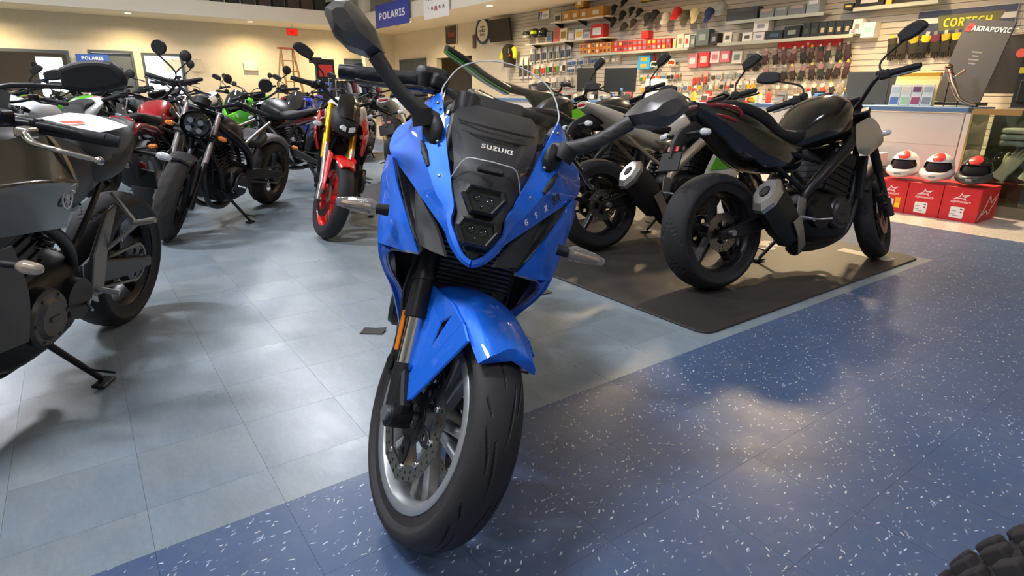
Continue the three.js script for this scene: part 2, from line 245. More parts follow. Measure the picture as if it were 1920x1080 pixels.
// two warm pendant lamps over the front of the counter, above the frame; the blue floor mirrors them
for (const [a, b] of [[6.9, 3.55], [6.55, 6.2]]) { const g = thing('pendant_lamp', b < 5 ? 'warm drum pendant lamp over the counter front near the red boxes' : 'warm drum pendant lamp over the counter front near the row of motorcycles', 'lamp', null, AB(a, 3.1, b)); add(g, 'shade', lathe([[.17, 0], [.16, .2], [.02, .22]], 28), M('#d8d2c4', .6)); add(g, 'lens', cyl(.15, .15, .006, 24).translate(0, .02, 0), glowWarm); add(g, 'cord', cyl(.006, .006, HIGH - 3.32, 6).translate(0, (HIGH - 3.32) / 2 + .22, 0), M('#333333', .5)); const l = new THREE.SpotLight(0xffdfb0, 115, 0, 76 * RAD, .6, 2); l.position.copy(AB(a, 3.1, b)); l.target.position.copy(AB(a, 0, b)); l.castShadow = true; l.shadow.radius = 7; scene.add(l, l.target); }
// high bay fittings, also around the added fill lights behind the camera
const bayGlow = new THREE.MeshStandardMaterial({ color: 0xffffff, emissive: 0xf4f6ff, emissiveIntensity: 8 });
for (const [a, b] of BAYS) { const g = thing('high_bay_light', 'long white high bay light out of view, the ones behind the camera added as fill', 'ceiling light', 'high bay lights', AB(a, BAY_Y + .03, b)); add(g, 'housing', rbox(BAY_W + .06, .06, BAY_D + .06, .01).translate(0, .045, 0), M('#dfe2e2', .5)); add(g, 'diffuser', box(BAY_W, .006, BAY_D), bayGlow); for (const s of [-1, 1]) add(g, 'hanger', cyl(.006, .006, HIGH - BAY_Y - .1, 6).translate(s * .5, (HIGH - BAY_Y - .1) / 2 + .07, 0), M('#999999', .4, .8)); }
// ---------- motorcycle parts ----------
// bike frame of reference: x forward, y up, z to the rider's right; the front axle stands at x = 0
const rubber = M('#17171a', .72), rubberWorn = M('#2a2724', .85), blackPlastic = M('#141415', .55), satinBlack = M('#1b1b1d', .38, .3), glossBlack = M('#0b0b0d', .16, 0, { clearcoat: 1, clearcoatRoughness: .05 }), chrome = M('#d9dadb', .14, 1), alu = M('#a4a6a8', .35, .9), darkAlu = M('#47484b', .42, .8), engineBlack = M('#1d1d1f', .45, .5), seatMat = M('#19191b', .68), steel = M('#8d8880', .3, 1), greyPlastic = M('#3b3b3c', .6), redLens = M('#a80f14', .18, 0, { clearcoat: 1 }), amberLens = M('#e07a10', .2, 0, { clearcoat: 1 }), clearLens = M('#d6d8da', .15, .1, { clearcoat: 1 }), glassDark = M('#1a1f22', .05, .2, { clearcoat: 1 }), mirrorGlass = M('#c8ccd0', .03, 1), goldMat = M('#d79a16', .3, .75);
const pipeInside = M('#3a3632', .6, .5);
const clearPane = new THREE.MeshPhysicalMaterial({ color: 0xffffff, transmission: 1, thickness: 0, roughness: .02, ior: 1.49, side: THREE.DoubleSide });
// tyre: torus-like lathe, grooves cut into the tread by g(angle, across) -> depth
function tyreGeo(R, W, rimR, na = 72, np = 18, groove) {
  const pts = []; const Hs = R - rimR;
  for (let i = 0; i <= np; i++) { const t = -1 + 2 * i / np, a = t * 2.02, q = Math.abs(t); pts.push([Math.max(R - Hs * .5 + Hs * .5 * Math.cos(a) * (1), rimR - .004), W * .5 * Math.sin(a) * (q > .8 ? 1 - (q - .8) * .6 : 1)]); }
  pts[0][0] = pts[np][0] = rimR - .006;
  const g = latheZ(pts, na);
  if (groove) { const p = g.attributes.position; for (let i = 0; i < p.count; i++) { const x = p.getX(i), y = p.getY(i), z = p.getZ(i), r = Math.hypot(x, y), d = r > R - Hs * .75 ? groove(Math.atan2(y, x), z / (W * .5)) : 0; if (d) p.setXY(i, x * (r - d) / r, y * (r - d) / r); } g.computeVertexNormals(); }
  return g;
}
const slash = n => (th, s) => { const k = th / (2 * Math.PI) * n; let d = 0; for (const [o, s0, s1, sk] of [[0, .05, .5, .55], [.5, -.5, -.05, -.55], [.25, .42, .9, .5], [.75, -.9, -.42, -.5]]) { if (s > s0 && s < s1) { const u = ((k - o - (s - s0) * sk * 1.6) % 1 + 1) % 1; if (u < .05) d = .005; } } return d; };
const block = n => (th, s) => { const k = th / (2 * Math.PI) * n, u = ((k + (Math.abs(s) > .45 ? .5 : 0) + Math.abs(s) * .4) % 1 + 1) % 1; return (u < .28 || Math.abs(Math.abs(s) - .45) < .05) ? .007 : 0; };
function rimGeo(rimR, W, spokes, twin, hub = .05, sw = .035) {
  const w = W * .36, list = [latheZ([[rimR - .022, -w * .6], [rimR - .008, -w], [rimR + .004, -w - .004], [rimR + .005, -w + .004], [rimR - .008, -w * .7], [rimR - .014, 0], [rimR - .008, w * .7], [rimR + .005, w - .004], [rimR + .004, w + .004], [rimR - .008, w], [rimR - .022, w * .6], [rimR - .026, 0], [rimR - .022, -w * .6]], 48), cyl(hub, hub, W * .62, 20, 'z')];
  for (let i = 0; i < spokes; i++) { const a = i / spokes * 2 * Math.PI + .3; for (const s of twin ? [-1, 1] : [0]) { const g = ext([[hub * .7, -sw * .5], [rimR - .018, -sw * .34], [rimR - .018, sw * .34], [hub * .7, sw * .5]], W * .3, { bevel: .005 }); g.rotateZ(s * .16); g.rotateZ(a); list.push(g); } }
  return merge(list);
}
function wireRim(rimR, W) { const list = [latheZ([[rimR - .012, -W * .3], [rimR + .004, -W * .34], [rimR - .006, 0], [rimR + .004, W * .34], [rimR - .012, W * .3], [rimR - .016, 0], [rimR - .012, -W * .3]], 48), cyl(.035, .035, W * .9, 16, 'z')]; for (let i = 0; i < 32; i++) { const a = i / 32 * 6.283, s = i % 2 ? 1 : -1, b = a + (i % 4 < 2 ? .5 : -.5); list.push(bar([.035 * Math.cos(b), .035 * Math.sin(b), s * W * .4], [(rimR - .012) * Math.cos(a), (rimR - .012) * Math.sin(a), 0], .0022, 4)); } return merge(list); }
const discGeo = (R, r0, n = 24) => { const s = disk(R), h = [circ(0, 0, r0)]; for (let i = 0; i < n; i++) { const a = i / n * 6.283; for (const q of [.3, .68]) h.push(circ((r0 + (R - r0) * q) * Math.cos(a + q), (r0 + (R - r0) * q) * Math.sin(a + q), .0042)); } return ext(s, .005, { bevel: 0, holes: h, curve: 5 }); };
const petal = (R, r0) => merge([discGeo(R, r0, 20), ...[0, 1, 2, 3, 4].map(i => { const g = ext([[.03, -.012], [r0 + .006, -.009], [r0 + .006, .009], [.03, .012]], .004, { bevel: 0 }); g.rotateZ(i * 1.2566); return g; })]);
// sets a part that turns with the handlebar
function steerer(axle, rake, off, deg) {
  const th = rake * RAD, s = V(-Math.sin(th), Math.cos(th), 0), p0 = V(axle[0] - off * Math.cos(th), axle[1] - off * Math.sin(th), 0);
  const m = new THREE.Matrix4().makeTranslation(p0.x, p0.y, 0).multiply(new THREE.Matrix4().makeRotationAxis(s, deg * RAD)).multiply(new THREE.Matrix4().makeTranslation(-p0.x, -p0.y, 0));
  const f = mesh => { mesh.applyMatrix4(m); return mesh; }; f.at = t => [p0.x + s.x * t, p0.y + s.y * t]; f.p0 = p0; f.s = s; return f;
}
function stand(g, heading, lean, contact, W = .12) { g.rotation.order = 'YXZ'; g.rotation.y = heading; g.rotation.x = -lean * RAD; g.position.copy(contact); g.position.y = W / 2 * (1 - Math.cos(lean * RAD)) + (contact.y || 0); }
const sideStand = (x, lean, len = .27) => { const y = len * Math.tan(lean * RAD) + .012; return merge([bar([x + .16, .33, -.1], [x, y + .01, -len], .013, 10, .011), rbox(.09, .012, .045, .005).translate(x + .005, y, -len - .008), bar([x + .03, y + .06, -len + .02], [x + .05, y + .07, -len - .07], .005, 6)]); };
const mirrorHead = (w, h, d = .04) => { const s = new THREE.Shape(); s.moveTo(0, -h * .42); s.quadraticCurveTo(w * .5, -h * .62, w * .96, -h * .25); s.quadraticCurveTo(w * 1.06, h * .1, w * .8, h * .42); s.quadraticCurveTo(w * .4, h * .56, 0, h * .2); s.closePath(); return ext(s, d, { bevel: d * .32, seg: 3, curve: 8 }); };
const roundMirror = r => merge([cyl(r, r * .92, .02, 24, 'z'), new THREE.SphereGeometry(r * .92, 20, 8, 0, 6.283, 0, Math.PI / 2).scale(1, .35, 1).rotateX(Math.PI / 2).translate(0, 0, .008)]);
// engine block of a liquid-cooled twin or four
const engineGeo = () => merge([loftX([[-.92, .36, .09, .1, .1, 3], [-.86, .36, .15, .16, .15, 3.2], [-.70, .35, .165, .15, .17, 3.4], [-.52, .34, .16, .14, .16, 3.4], [-.44, .33, .12, .1, .1, 3]], { sub: 3 }), rbox(.22, .2, .27, .02).rotateZ(-.35).translate(-.56, .55, 0), rbox(.2, .09, .29, .02).rotateZ(-.35).translate(-.515, .67, 0), ...[0, 1, 2, 3].map(i => rbox(.235, .008, .285, .003).rotateZ(-.35).translate(-.575 + i * .014, .5 + i * .036, 0)), cyl(.1, .1, .36, 28, 'z').translate(-.62, .36, 0), cyl(.085, .075, .385, 24, 'z').translate(-.79, .37, 0), rbox(.3, .1, .2, .03).translate(-.66, .21, 0)]);
const vtwinGeo = () => { const list = [loftX([[-.86, .36, .1, .13, .14, 3], [-.72, .36, .15, .16, .17, 3], [-.54, .36, .14, .14, .16, 3], [-.45, .36, .09, .09, .09, 3]]), cyl(.1, .1, .34, 28, 'z').translate(-.6, .35, 0), cyl(.08, .08, .32, 24, 'z').translate(-.78, .38, 0)]; for (let i = 0; i < 7; i++) list.push(rbox(.2 - i * .006, .012, .21, .004).rotateZ(-.25).translate(-.53 + i * .007, .5 + i * .028, 0)); list.push(rbox(.17, .08, .2, .02).rotateZ(-.25).translate(-.48, .71, 0)); return merge(list); };
const headers = (z = .06) => merge([-1, 1].map(s => tube([[-.42, .66, s * z], [-.31, .6, s * z], [-.29, .42, s * z], [-.38, .22, s * z * .9], [-.6, .15, s * z * .6], [-.85, .16, .02]], .021, { rs: 10 })));
function radiatorGeo(w = .32, h = .26) { const l = [rbox(.03, h, w, .006)]; for (let i = 0; i < 14; i++) l.push(box(.036, .004, w * .92).translate(.002, -h * .44 + i * h * .068, 0)); return merge(l); }
const swingGeo = (wb, z = .115) => both(ext([[-.86, .36], [-.84, .44], [-1.05, .43], [-wb + .02, .345], [-wb - .06, .33], [-wb - .06, .285], [-wb + .1, .29], [-1.0, .34]], .03, { bevel: .006 }).translate(0, 0, z));
const chainGeo = (wb, rs = .09) => { const pts = []; const x0 = -.84, x1 = -wb, y = .37, y1 = .31, r0 = .04; for (let i = 0; i <= 10; i++) { const a = Math.PI / 2 - Math.PI * i / 10; pts.push([x0 + r0 * Math.cos(a), y + r0 * Math.sin(a)]); } for (let i = 0; i <= 14; i++) { const a = -Math.PI / 2 - Math.PI * i / 14; pts.push([x1 + rs * Math.cos(a), y1 + rs * Math.sin(a)]); } const inner = pts.map(([x, yy]) => { const cx = x > -1.1 ? x0 : x1, cy = x > -1.1 ? y : y1; const d = Math.hypot(x - cx, yy - cy), k = (d - .012) / d; return [cx + (x - cx) * k, cy + (yy - cy) * k]; }); return ext(pts, .014, { bevel: 0, holes: [inner.reverse()] }).translate(0, 0, -.085); };
const calliper = (x, y, z) => merge([rbox(.075, .12, .045, .014).rotateZ(.5).translate(x, y, z), cyl(.018, .018, .05, 12, 'z').translate(x + .015, y + .025, z + .008), cyl(.018, .018, .05, 12, 'z').translate(x - .01, y - .028, z + .008)]);
const fenderArc = (R, W, a0, a1, lip = .03, n = 9) => { const net = []; for (let i = 0; i <= n; i++) { const a = (a0 + (a1 - a0) * i / n) * RAD, e = (i === 0 || i === n) ? .8 : 1, row = []; for (const [s, d] of [[-1, -lip], [-.82, -.006], [-.4, .006], [0, .009], [.4, .006], [.82, -.006], [1, -lip]]) { const r = R + d; row.push([r * Math.cos(a), r * Math.sin(a), s * W * e]); } net.push(row); } return patch(net, { nu: 2, nv: 2, th: .004, crease: 45 }); };
const signalGeo = (s, len = .1) => merge([bar([0, 0, 0], [0, 0, s * len * .45], .011, 8)]);
const signalLens = (s, len = .1) => tube([[0, 0, s * len * .4], [.002, 0, s * len * .55], [0, -.004, s * len * .9], [-.004, -.006, s * len]], [.012, .02, .016, .006], { rs: 10, flat: 1.1 });
// a whole motorcycle
function bike(o) {
  const g = thing(o.name || 'motorcycle', o.label, 'motorcycle', o.group);
  const st = o.style, wb = o.wb || 1.44, P = (name, geo, mat) => add(g, name, geo, mat);
  const Rf = o.Rf || .3, Wf = o.Wf || .12, Rr = o.Rr || .312, Wr = o.Wr || .17, rf = o.rimF || Rf - .082, rq = o.rimR || Rr - .094, lean = o.lean ?? 10, fz = o.forkZ || .1;
  const c = { body: glossBlack, tail: o.body || glossBlack, fender: blackPlastic, rim: satinBlack, frame: satinBlack, fork: satinBlack, tube: chrome, engine: engineBlack, seat: seatMat, muffler: satinBlack, cap: alu, panel: blackPlastic, light: glassDark, ...o };
  const rake = o.rake || 25, turn = steerer([0, Rf], rake, .03, o.steer ?? 0);
  const key = k => st + (o.variant || '') + k + [wb, Rf, Wf, Rr, Wr].join('_');
  // wheels
  const fw = P('front_wheel', G(key('fr') + c.wire, () => c.wire ? wireRim(rf, Wf) : rimGeo(rf, Wf, c.spokes || 5, c.twin)), c.rim); fw.position.set(0, Rf, 0); turn(fw);
  add(fw, 'tyre', G(key('ft') + c.tread, () => tyreGeo(Rf, Wf, rf, c.tread === 'knob' ? 120 : c.hiTread ? 240 : 64, c.hiTread ? 30 : 16, c.tread === 'knob' ? block(34) : c.tread === 'block' ? block(40) : c.hiTread ? slash(9) : null)), c.worn ? rubberWorn : rubber);
  const nd = c.discs || [1]; for (const s of nd) add(fw, 'brake_disc', G('disc15', () => petal(.15, .105)), steel).position.z = s * .062;
  const rw = P('rear_wheel', G(key('rr') + c.wire, () => c.wire ? wireRim(rq, Wr) : rimGeo(rq, Wr, c.spokes || 5, c.twin)), c.rim); rw.position.set(-wb, Rr, 0);
  add(rw, 'tyre', G(key('rt') + c.tread + c.hiTread, () => tyreGeo(Rr, Wr, rq, c.tread === 'knob' ? 120 : c.hiTread ? 280 : 64, c.hiTread ? 34 : 16, c.tread === 'knob' ? block(34) : c.tread === 'block' ? block(40) : c.hiTread ? slash(9) : null)), c.worn ? rubberWorn : rubber);
  add(rw, 'brake_disc', G('disc11', () => petal(.11, .065)), steel).position.z = .075;
  add(rw, 'sprocket', G('sprocket', () => ext(disk(.092), .008, { bevel: .001, holes: [0, 1, 2, 3, 4].map(i => circ(.055 * Math.cos(i * 1.257), .055 * Math.sin(i * 1.257), .016)) })), darkAlu).position.z = -.085;
  if (c.rimTape) for (const w of [fw, rw]) for (const q of [1, -1]) add(w, 'rim_stripe', G(key('tape' + q + (w === fw)), () => (latheZ([[(w === fw ? rf : rq) - .003, .0], [(w === fw ? rf : rq) + .006, .0005]], 40).translate(0, 0, q * ((w === fw ? Wf : Wr) * .36 + .005)))), c.rimTape);
  // fork
  const top = turn.at(c.forkTop || .72), mid = turn.at(.42);
  for (const s of [-1, 1]) {
    const leg = turn(P('fork_leg', G(key('leg' + s + c.usd), () => c.usd ? merge([bar([-.005, Rf - .03, s * fz], [turn.at(.1)[0] + .03, turn.at(.1)[1] + .01, s * fz], .03, 14, .026), bar([turn.at(.02)[0] + .02, Rf + .02, s * fz], [mid[0] + .02, mid[1], s * fz], .019, 14)]) : merge([bar([-.005, Rf - .05, s * fz], [mid[0] + .0, mid[1] - .1, s * fz], .027, 14, .024)])), c.usd ? c.tube : c.fork));
    add(leg, 'fork_tube', G(key('tube' + s + c.usd), () => c.usd ? bar([turn.at(.3)[0] + .01, turn.at(.3)[1], s * fz], [top[0], top[1], s * fz], .027, 14) : bar([mid[0], mid[1] - .12, s * fz], [top[0], top[1], s * fz], .0205, 14)), c.usd ? (c.gold || c.fork) : c.tube);
  }
  turn(P('triple_clamp', G(key('clamp'), () => merge([top, turn.at((c.forkTop || .72) - .2)].map(q => rbox(.07, .032, fz * 2 + .07, .01).rotateZ(rake * RAD).translate(q[0] - .012, q[1] - .02, 0)))), satinBlack));
  turn(P('front_calliper', G(key('cal'), () => calliper(-.105, Rf + .08, .085)), satinBlack));
  if (c.fender !== false) turn(P('front_fender', G(key('fen') + c.fenderSpan, () => { const [a0, a1] = c.fenderSpan || [60, 150]; const f = fenderArc(Rf + .018, Wf * .5 + .012, a0, a1); return merge([f, both(ext([[-.02, -.02], [.03, .0], [.02, .26], [-.1, .27], [-.09, .12]], .006, { bevel: .002 }).translate(-.01, .06, fz - .012))]).translate(0, Rf, 0); }), c.fender));
  // handlebar with grips, levers, mirrors
  const hx = top[0], hy = top[1], hb = c.bar || [.36, .07, -.1];
  const hbar = turn(P('handlebar', G(key('bar') + hb, () => merge([tube([[hx + hb[2], hy + hb[1] - .015, -hb[0]], [hx + hb[2] * .5, hy + hb[1], -hb[0] * .55], [hx + .02, hy + .03, -.06], [hx + .02, hy + .03, .06], [hx + hb[2] * .5, hy + hb[1], hb[0] * .55], [hx + hb[2], hy + hb[1] - .015, hb[0]]], .0125, { rs: 8, seg: 5 }), both(rbox(.05, .055, .06, .014).translate(hx + hb[2] * .75, hy + hb[1] - .008, hb[0] * .62)), both(rbox(.06, .04, .05, .012).translate(hx + hb[2] * .5 + .04, hy + hb[1] + .015, hb[0] * .55))])), satinBlack));
  for (const s of [-1, 1]) {
    add(hbar, 'grip', G(key('grip' + s) + hb, () => merge([tube([[hx + hb[2] * .8, hy + hb[1] - .007, s * hb[0] * .68], [hx + hb[2], hy + hb[1] - .015, s * hb[0]]], .018, { rs: 12, seg: 2 }), bar([hx + hb[2], hy + hb[1] - .015, s * hb[0]], [hx + hb[2] - .008, hy + hb[1] - .018, s * (hb[0] + .03)], .019, 12, .015)])), c.gripMat || rubber);
    add(hbar, 'lever', G(key('lev' + s) + hb, () => c.leverPts ? merge([tube(c.leverPts.map(([x, y, z]) => [x, y, z * s]), [.011, .009, .0075, .007], { rs: 8 }), sph(.0115, 12, 8).translate(c.leverPts[3][0], c.leverPts[3][1], c.leverPts[3][2] * s), rbox(.05, .03, .04, .01).translate(c.leverPts[0][0] - .01, c.leverPts[0][1], c.leverPts[0][2] * s)]) : tube([[hx + hb[2] * .6 + .045, hy + hb[1] - .01, s * hb[0] * .56], [hx + hb[2] + .1, hy + hb[1] - .02, s * hb[0] * .8], [hx + hb[2] + .075, hy + hb[1] - .025, s * (hb[0] + .015)]], [.009, .0075, .008], { rs: 6, flat: .7 })), c.lever || satinBlack);
    if (c.mirrors !== false) {
      const mk = c.mirrors || 'blade', mx = hx + hb[2] * .5, my = hy + hb[1], mz = s * hb[0] * .55, ez = s * (hb[0] + .02), ey = my + (c.mirrorRise || .19);
      const m = turn(P('mirror', G(key('mst' + s + mk) + hb + c.mirrorRise, () => tube([[mx + .04, my + .02, mz], [mx + .05, my + .09, mz + s * .01], [mx + .02, ey - .03, ez - s * .06]], .0065, { rs: 6 })), blackPlastic));
      add(m, 'mirror_head', G(key('mh' + s + mk) + hb + c.mirrorRise, () => { let q = mk === 'round' ? roundMirror(.052).translate(0, .02, 0) : mirrorHead(.15, .085).translate(-.03, 0, 0).rotateZ(.15); q.rotateY(-Math.PI / 2 - .2); if (s < 0) q = mirZ(q); return q.translate(mx + .02, ey, ez - s * .055); }), c.mirrorMat || blackPlastic);
    }
  }
  if (c.dash !== false) turn(P('instrument', G(key('dash'), () => st === 'cruiser' ? cyl(.055, .05, .05, 24).rotateZ(.5).translate(hx + .09, hy + .06, 0) : rbox(.025, .1, .16, .012).rotateZ(.5).translate(hx + .09, hy + .05, 0)), blackPlastic));
  // headlight
  if (c.head === 'round') { const h = turn(P('headlight', G(key('hround'), () => merge([latheZ([[.0, -.1], [.07, -.092], [.1, -.045], [.106, .01], [.1, .02]], 28).rotateY(Math.PI / 2)]).translate(hx + .16, hy - .1, 0)), c.headMat || glossBlack)); add(h, 'lens', G(key('hlens'), () => merge([new THREE.SphereGeometry(.088, 24, 8, 0, 6.283, 0, .6).rotateZ(-Math.PI / 2).scale(.5, 1, 1)]).scale(2.0, 1.98, 1.98).translate(hx + .075, hy - .1, 0)), c.light); for (const [u, v] of [[-1, -1], [-1, 1], [1, -1], [1, 1]]) add(h, 'led', G(key('led' + u + v), () => cyl(.016, .02, .008, 14, 'x').translate(hx + .195, hy - .1 + v * .03, u * .034)), M('#8f9396', .25, .6)); }
  else if (c.head !== 'none') { const h = turn(P('headlight', G(key('hnk'), () => loftX([[hx + .03, hy - .06, .1, .07, .09, 3], [hx + .12, hy - .08, .105, .1, .1, 3], [hx + .19, hy - .12, .08, .08, .07, 2.6], [hx + .215, hy - .14, .04, .035, .04, 2.4]])), c.headMat || blackPlastic)); for (const s of [-1, 1]) add(h, 'lens', G(key('hnl' + s), () => patch([[[hx + .17, hy - .08, s * .085], [hx + .205, hy - .1, s * .05], [hx + .222, hy - .115, s * .01]], [[hx + .18, hy - .115, s * .08], [hx + .22, hy - .14, s * .045], [hx + .228, hy - .15, s * .01]]], { nu: 4, nv: 3 })), clearLens); if (c.flyscreen) add(h, 'flyscreen', G(key('fly'), () => patch([[[hx + .19, hy - .06, -.07], [hx + .215, hy - .05, 0], [hx + .19, hy - .06, .07]], [[hx + .12, hy + .04, -.085], [hx + .15, hy + .06, 0], [hx + .12, hy + .04, .085]], [[hx + .07, hy + .1, -.06], [hx + .09, hy + .12, 0], [hx + .07, hy + .1, .06]]])), glossBlack); }
  for (const s of [-1, 1]) { const t = turn(P('turn_signal', G(key('fsig' + s), () => signalGeo(s, .1).translate(...(c.sig ? [c.sig[0], c.sig[1], s * c.sig[2]] : [hx + .08, hy - .16, s * .11]))), blackPlastic)); add(t, 'lens', G(key('fsl' + s), () => signalLens(s, .1).translate(...(c.sig ? [c.sig[0], c.sig[1], s * c.sig[2]] : [hx + .08, hy - .16, s * .11]))), c.sigMat || (st === 'cruiser' || c.amber ? amberLens : clearLens)); }
  // tank, seat, tail by style
  const sec = {
    naked: { tank: [[-.40, .88, .07, .05, .1, 2.6], [-.45, .89, .13, .1, .14, 2.6], [-.56, .88, .165, .14, .14, 2.5], [-.70, .86, .15, .12, .12, 2.6], [-.82, .82, .1, .06, .09, 2.8], [-.86, .80, .07, .03, .06, 2.6]], seat: [[-.78, .82, .08, .03, .05, 2.6], [-.9, .8, .125, .03, .06, 2.8], [-1.05, .82, .13, .03, .05, 2.8], [-1.15, .87, .11, .04, .05, 2.6], [-1.32, .905, .085, .03, .04, 2.6], [-1.4, .92, .04, .015, .02, 2.4]], tail: [[-.84, .74, .09, .05, .09, 3], [-1.0, .76, .12, .05, .09, 3], [-1.2, .82, .11, .05, .08, 2.8], [-1.4, .89, .085, .035, .055, 2.6], [-1.52, .935, .05, .015, .03, 2.4]] },
    sport: { tank: [[-.42, .88, .08, .05, .1, 2.6], [-.48, .89, .14, .09, .14, 2.6], [-.60, .88, .165, .11, .14, 2.5], [-.74, .85, .14, .1, .12, 2.6], [-.84, .81, .1, .05, .09, 2.8]], seat: [[-.80, .81, .1, .02, .05, 2.6], [-.95, .8, .125, .02, .05, 2.8], [-1.07, .82, .115, .02, .05, 2.8], [-1.14, .91, .08, .03, .06, 2.6], [-1.3, .95, .07, .025, .05, 2.6], [-1.36, .965, .03, .01, .02, 2.4]], tail: [[-.86, .74, .09, .05, .09, 3], [-1.0, .76, .12, .05, .08, 3], [-1.18, .85, .12, .055, .09, 2.6], [-1.36, .93, .1, .035, .06, 2.4], [-1.5, .985, .06, .015, .03, 2.2]] },
    cruiser: { tank: [[-.40, .79, .06, .05, .08, 2.3], [-.47, .80, .12, .09, .11, 2.3], [-.6, .79, .145, .1, .12, 2.3], [-.75, .75, .11, .07, .09, 2.3], [-.86, .71, .06, .03, .05, 2.4]], seat: [[-.82, .68, .1, .02, .05, 2.6], [-.95, .66, .15, .03, .06, 2.6], [-1.1, .69, .15, .05, .06, 2.6], [-1.18, .72, .1, .02, .05, 2.4]], tail: [[-1.1, .62, .1, .03, .04, 2.6], [-1.25, .66, .11, .03, .04, 2.8], [-1.45, .655, .11, .03, .04, 2.8], [-1.66, .58, .1, .03, .05, 2.6], [-1.72, .5, .08, .02, .04, 2.4]] },
    dirt: { tank: [[-.36, .90, .09, .05, .16, 2.6], [-.45, .92, .14, .07, .2, 2.6], [-.58, .92, .12, .05, .12, 2.6], [-.68, .92, .07, .03, .06, 2.6]], seat: [[-.55, .95, .05, .02, .04, 2.6], [-.75, .93, .075, .03, .06, 2.8], [-1.05, .935, .085, .03, .06, 2.8], [-1.28, .96, .07, .02, .04, 2.6]], tail: [[-1.0, .88, .09, .02, .04, 3], [-1.25, .94, .085, .018, .03, 3], [-1.5, 1.0, .075, .014, .022, 3], [-1.66, 1.035, .05, .01, .012, 3]] },
    classic: { tank: [[-.40, .85, .07, .06, .1, 2.4], [-.47, .86, .13, .1, .12, 2.4], [-.60, .86, .15, .11, .13, 2.4], [-.76, .83, .11, .07, .1, 2.4], [-.84, .8, .06, .03, .06, 2.4]], seat: [[-.82, .81, .09, .03, .04, 2.8], [-1.0, .80, .12, .035, .05, 2.8], [-1.2, .82, .12, .04, .05, 2.8], [-1.4, .85, .1, .03, .04, 2.6], [-1.45, .85, .06, .01, .02, 2.6]], tail: [[-.9, .72, .09, .05, .06, 3], [-1.2, .74, .1, .04, .05, 3], [-1.45, .78, .09, .03, .04, 3], [-1.58, .76, .07, .02, .04, 2.6]] },
  }[st];
  for (const k of ['tank', 'seat', 'tail']) if (o[k + 'Secs']) sec[k] = o[k + 'Secs'];
  const tank = P('fuel_tank', G(key('tank'), () => loftX(sec.tank, { n: 28, sub: 5 })), c.body); const tk = sec.tank[2];
  add(tank, 'tank_cap', G(key('cap'), () => cyl(.038, .04, .012, 20).translate(tk[0] + .05, tk[1] + tk[3] + .003, 0)), c.capMat || darkAlu);
  if (c.badge) for (const s of [-1, 1]) add(tank, 'badge', G(key('badge' + s), () => cyl(.05, .05, .01, 24, 'z').scale(1.7, .8, 1).translate(tk[0] - .05, tk[1] - .015, s * (tk[2] - .002))), c.badge);
  P('seat', G(key('seat'), () => loftX(sec.seat, { n: 22, sub: 4 })), c.seat);
  const tail = P('tail_cowl', G(key('tail'), () => loftX(sec.tail, { n: 20, sub: 4 })), c.tail); const te = sec.tail[sec.tail.length - 1], tp = sec.tail[sec.tail.length - 2];
  if (st !== 'dirt') add(tail, 'tail_light', G(key('tl'), () => st === 'cruiser' || st === 'classic' ? merge([rbox(.04, .07, .11, .02).translate(te[0] + .0, te[1] + .07, 0)]) : rbox(.03, .035, .1, .012).rotateZ(-.5).translate(te[0] + .012, te[1] - .005, 0)), c.tailLight || redLens);
  if (st !== 'dirt') {
    const lb = P('plate_bracket', G(key('lb'), () => st === 'cruiser' ? merge([rbox(.012, .13, .16, .006).rotateZ(-.2).translate(te[0] - .02, te[1] - .04, 0)]) : merge([tube([[tp[0] + .02, tp[1] - .03, 0], [te[0] - .06, te[1] - .15, 0], [te[0] - .13, te[1] - .27, 0]], [.03, .024, .018], { rs: 6, flat: 1.8 }), rbox(.012, .1, .15, .006).rotateZ(-.35).translate(te[0] - .15, te[1] - .28, 0), bar([te[0] - .05, te[1] - .14, -.1], [te[0] - .05, te[1] - .14, .1], .009, 8)])), blackPlastic);
    add(lb, 'reflector', G(key('refl'), () => rbox(.008, .03, .08, .004).rotateZ(-.35).translate(st === 'cruiser' ? te[0] - .03 : te[0] - .125, st === 'cruiser' ? te[1] + .02 : te[1] - .215, 0)), redLens);
    for (const s of [-1, 1]) { const t = P('turn_signal', G(key('rs' + s), () => signalGeo(s).translate(st === 'cruiser' ? te[0] + .02 : te[0] - .05, st === 'cruiser' ? te[1] + .06 : te[1] - .14, s * .08)), blackPlastic); add(t, 'lens', G(key('rsl' + s), () => signalLens(s).translate(st === 'cruiser' ? te[0] + .02 : te[0] - .05, st === 'cruiser' ? te[1] + .06 : te[1] - .14, s * .08)), st === 'cruiser' || c.amber ? amberLens : clearLens); }
  }
  // engine and chassis
  const eng = P('engine', G('eng' + (st === 'cruiser' || st === 'classic' ? 'v' : 'i'), () => st === 'cruiser' || st === 'classic' ? vtwinGeo() : engineGeo()), c.engine);
  for (const s of [-1, 1]) add(eng, 'engine_cover', G('ecov' + s, () => { const q = merge([cyl(.09, .096, .012, 32, 'z').translate(-.62, .36, .186), cyl(.06, .075, .012, 32, 'z').translate(-.62, .36, .197), rbox(.05, .018, .008, .004).translate(-.62, .36, .205), ...[0, 1, 2, 3, 4, 5].map(i => cyl(.006, .006, .008, 6, 'z').translate(-.62 + .083 * Math.cos(i * 1.047), .36 + .083 * Math.sin(i * 1.047), .194))]); return s > 0 ? q : mirZ(q); }), c.coverMat || darkAlu);
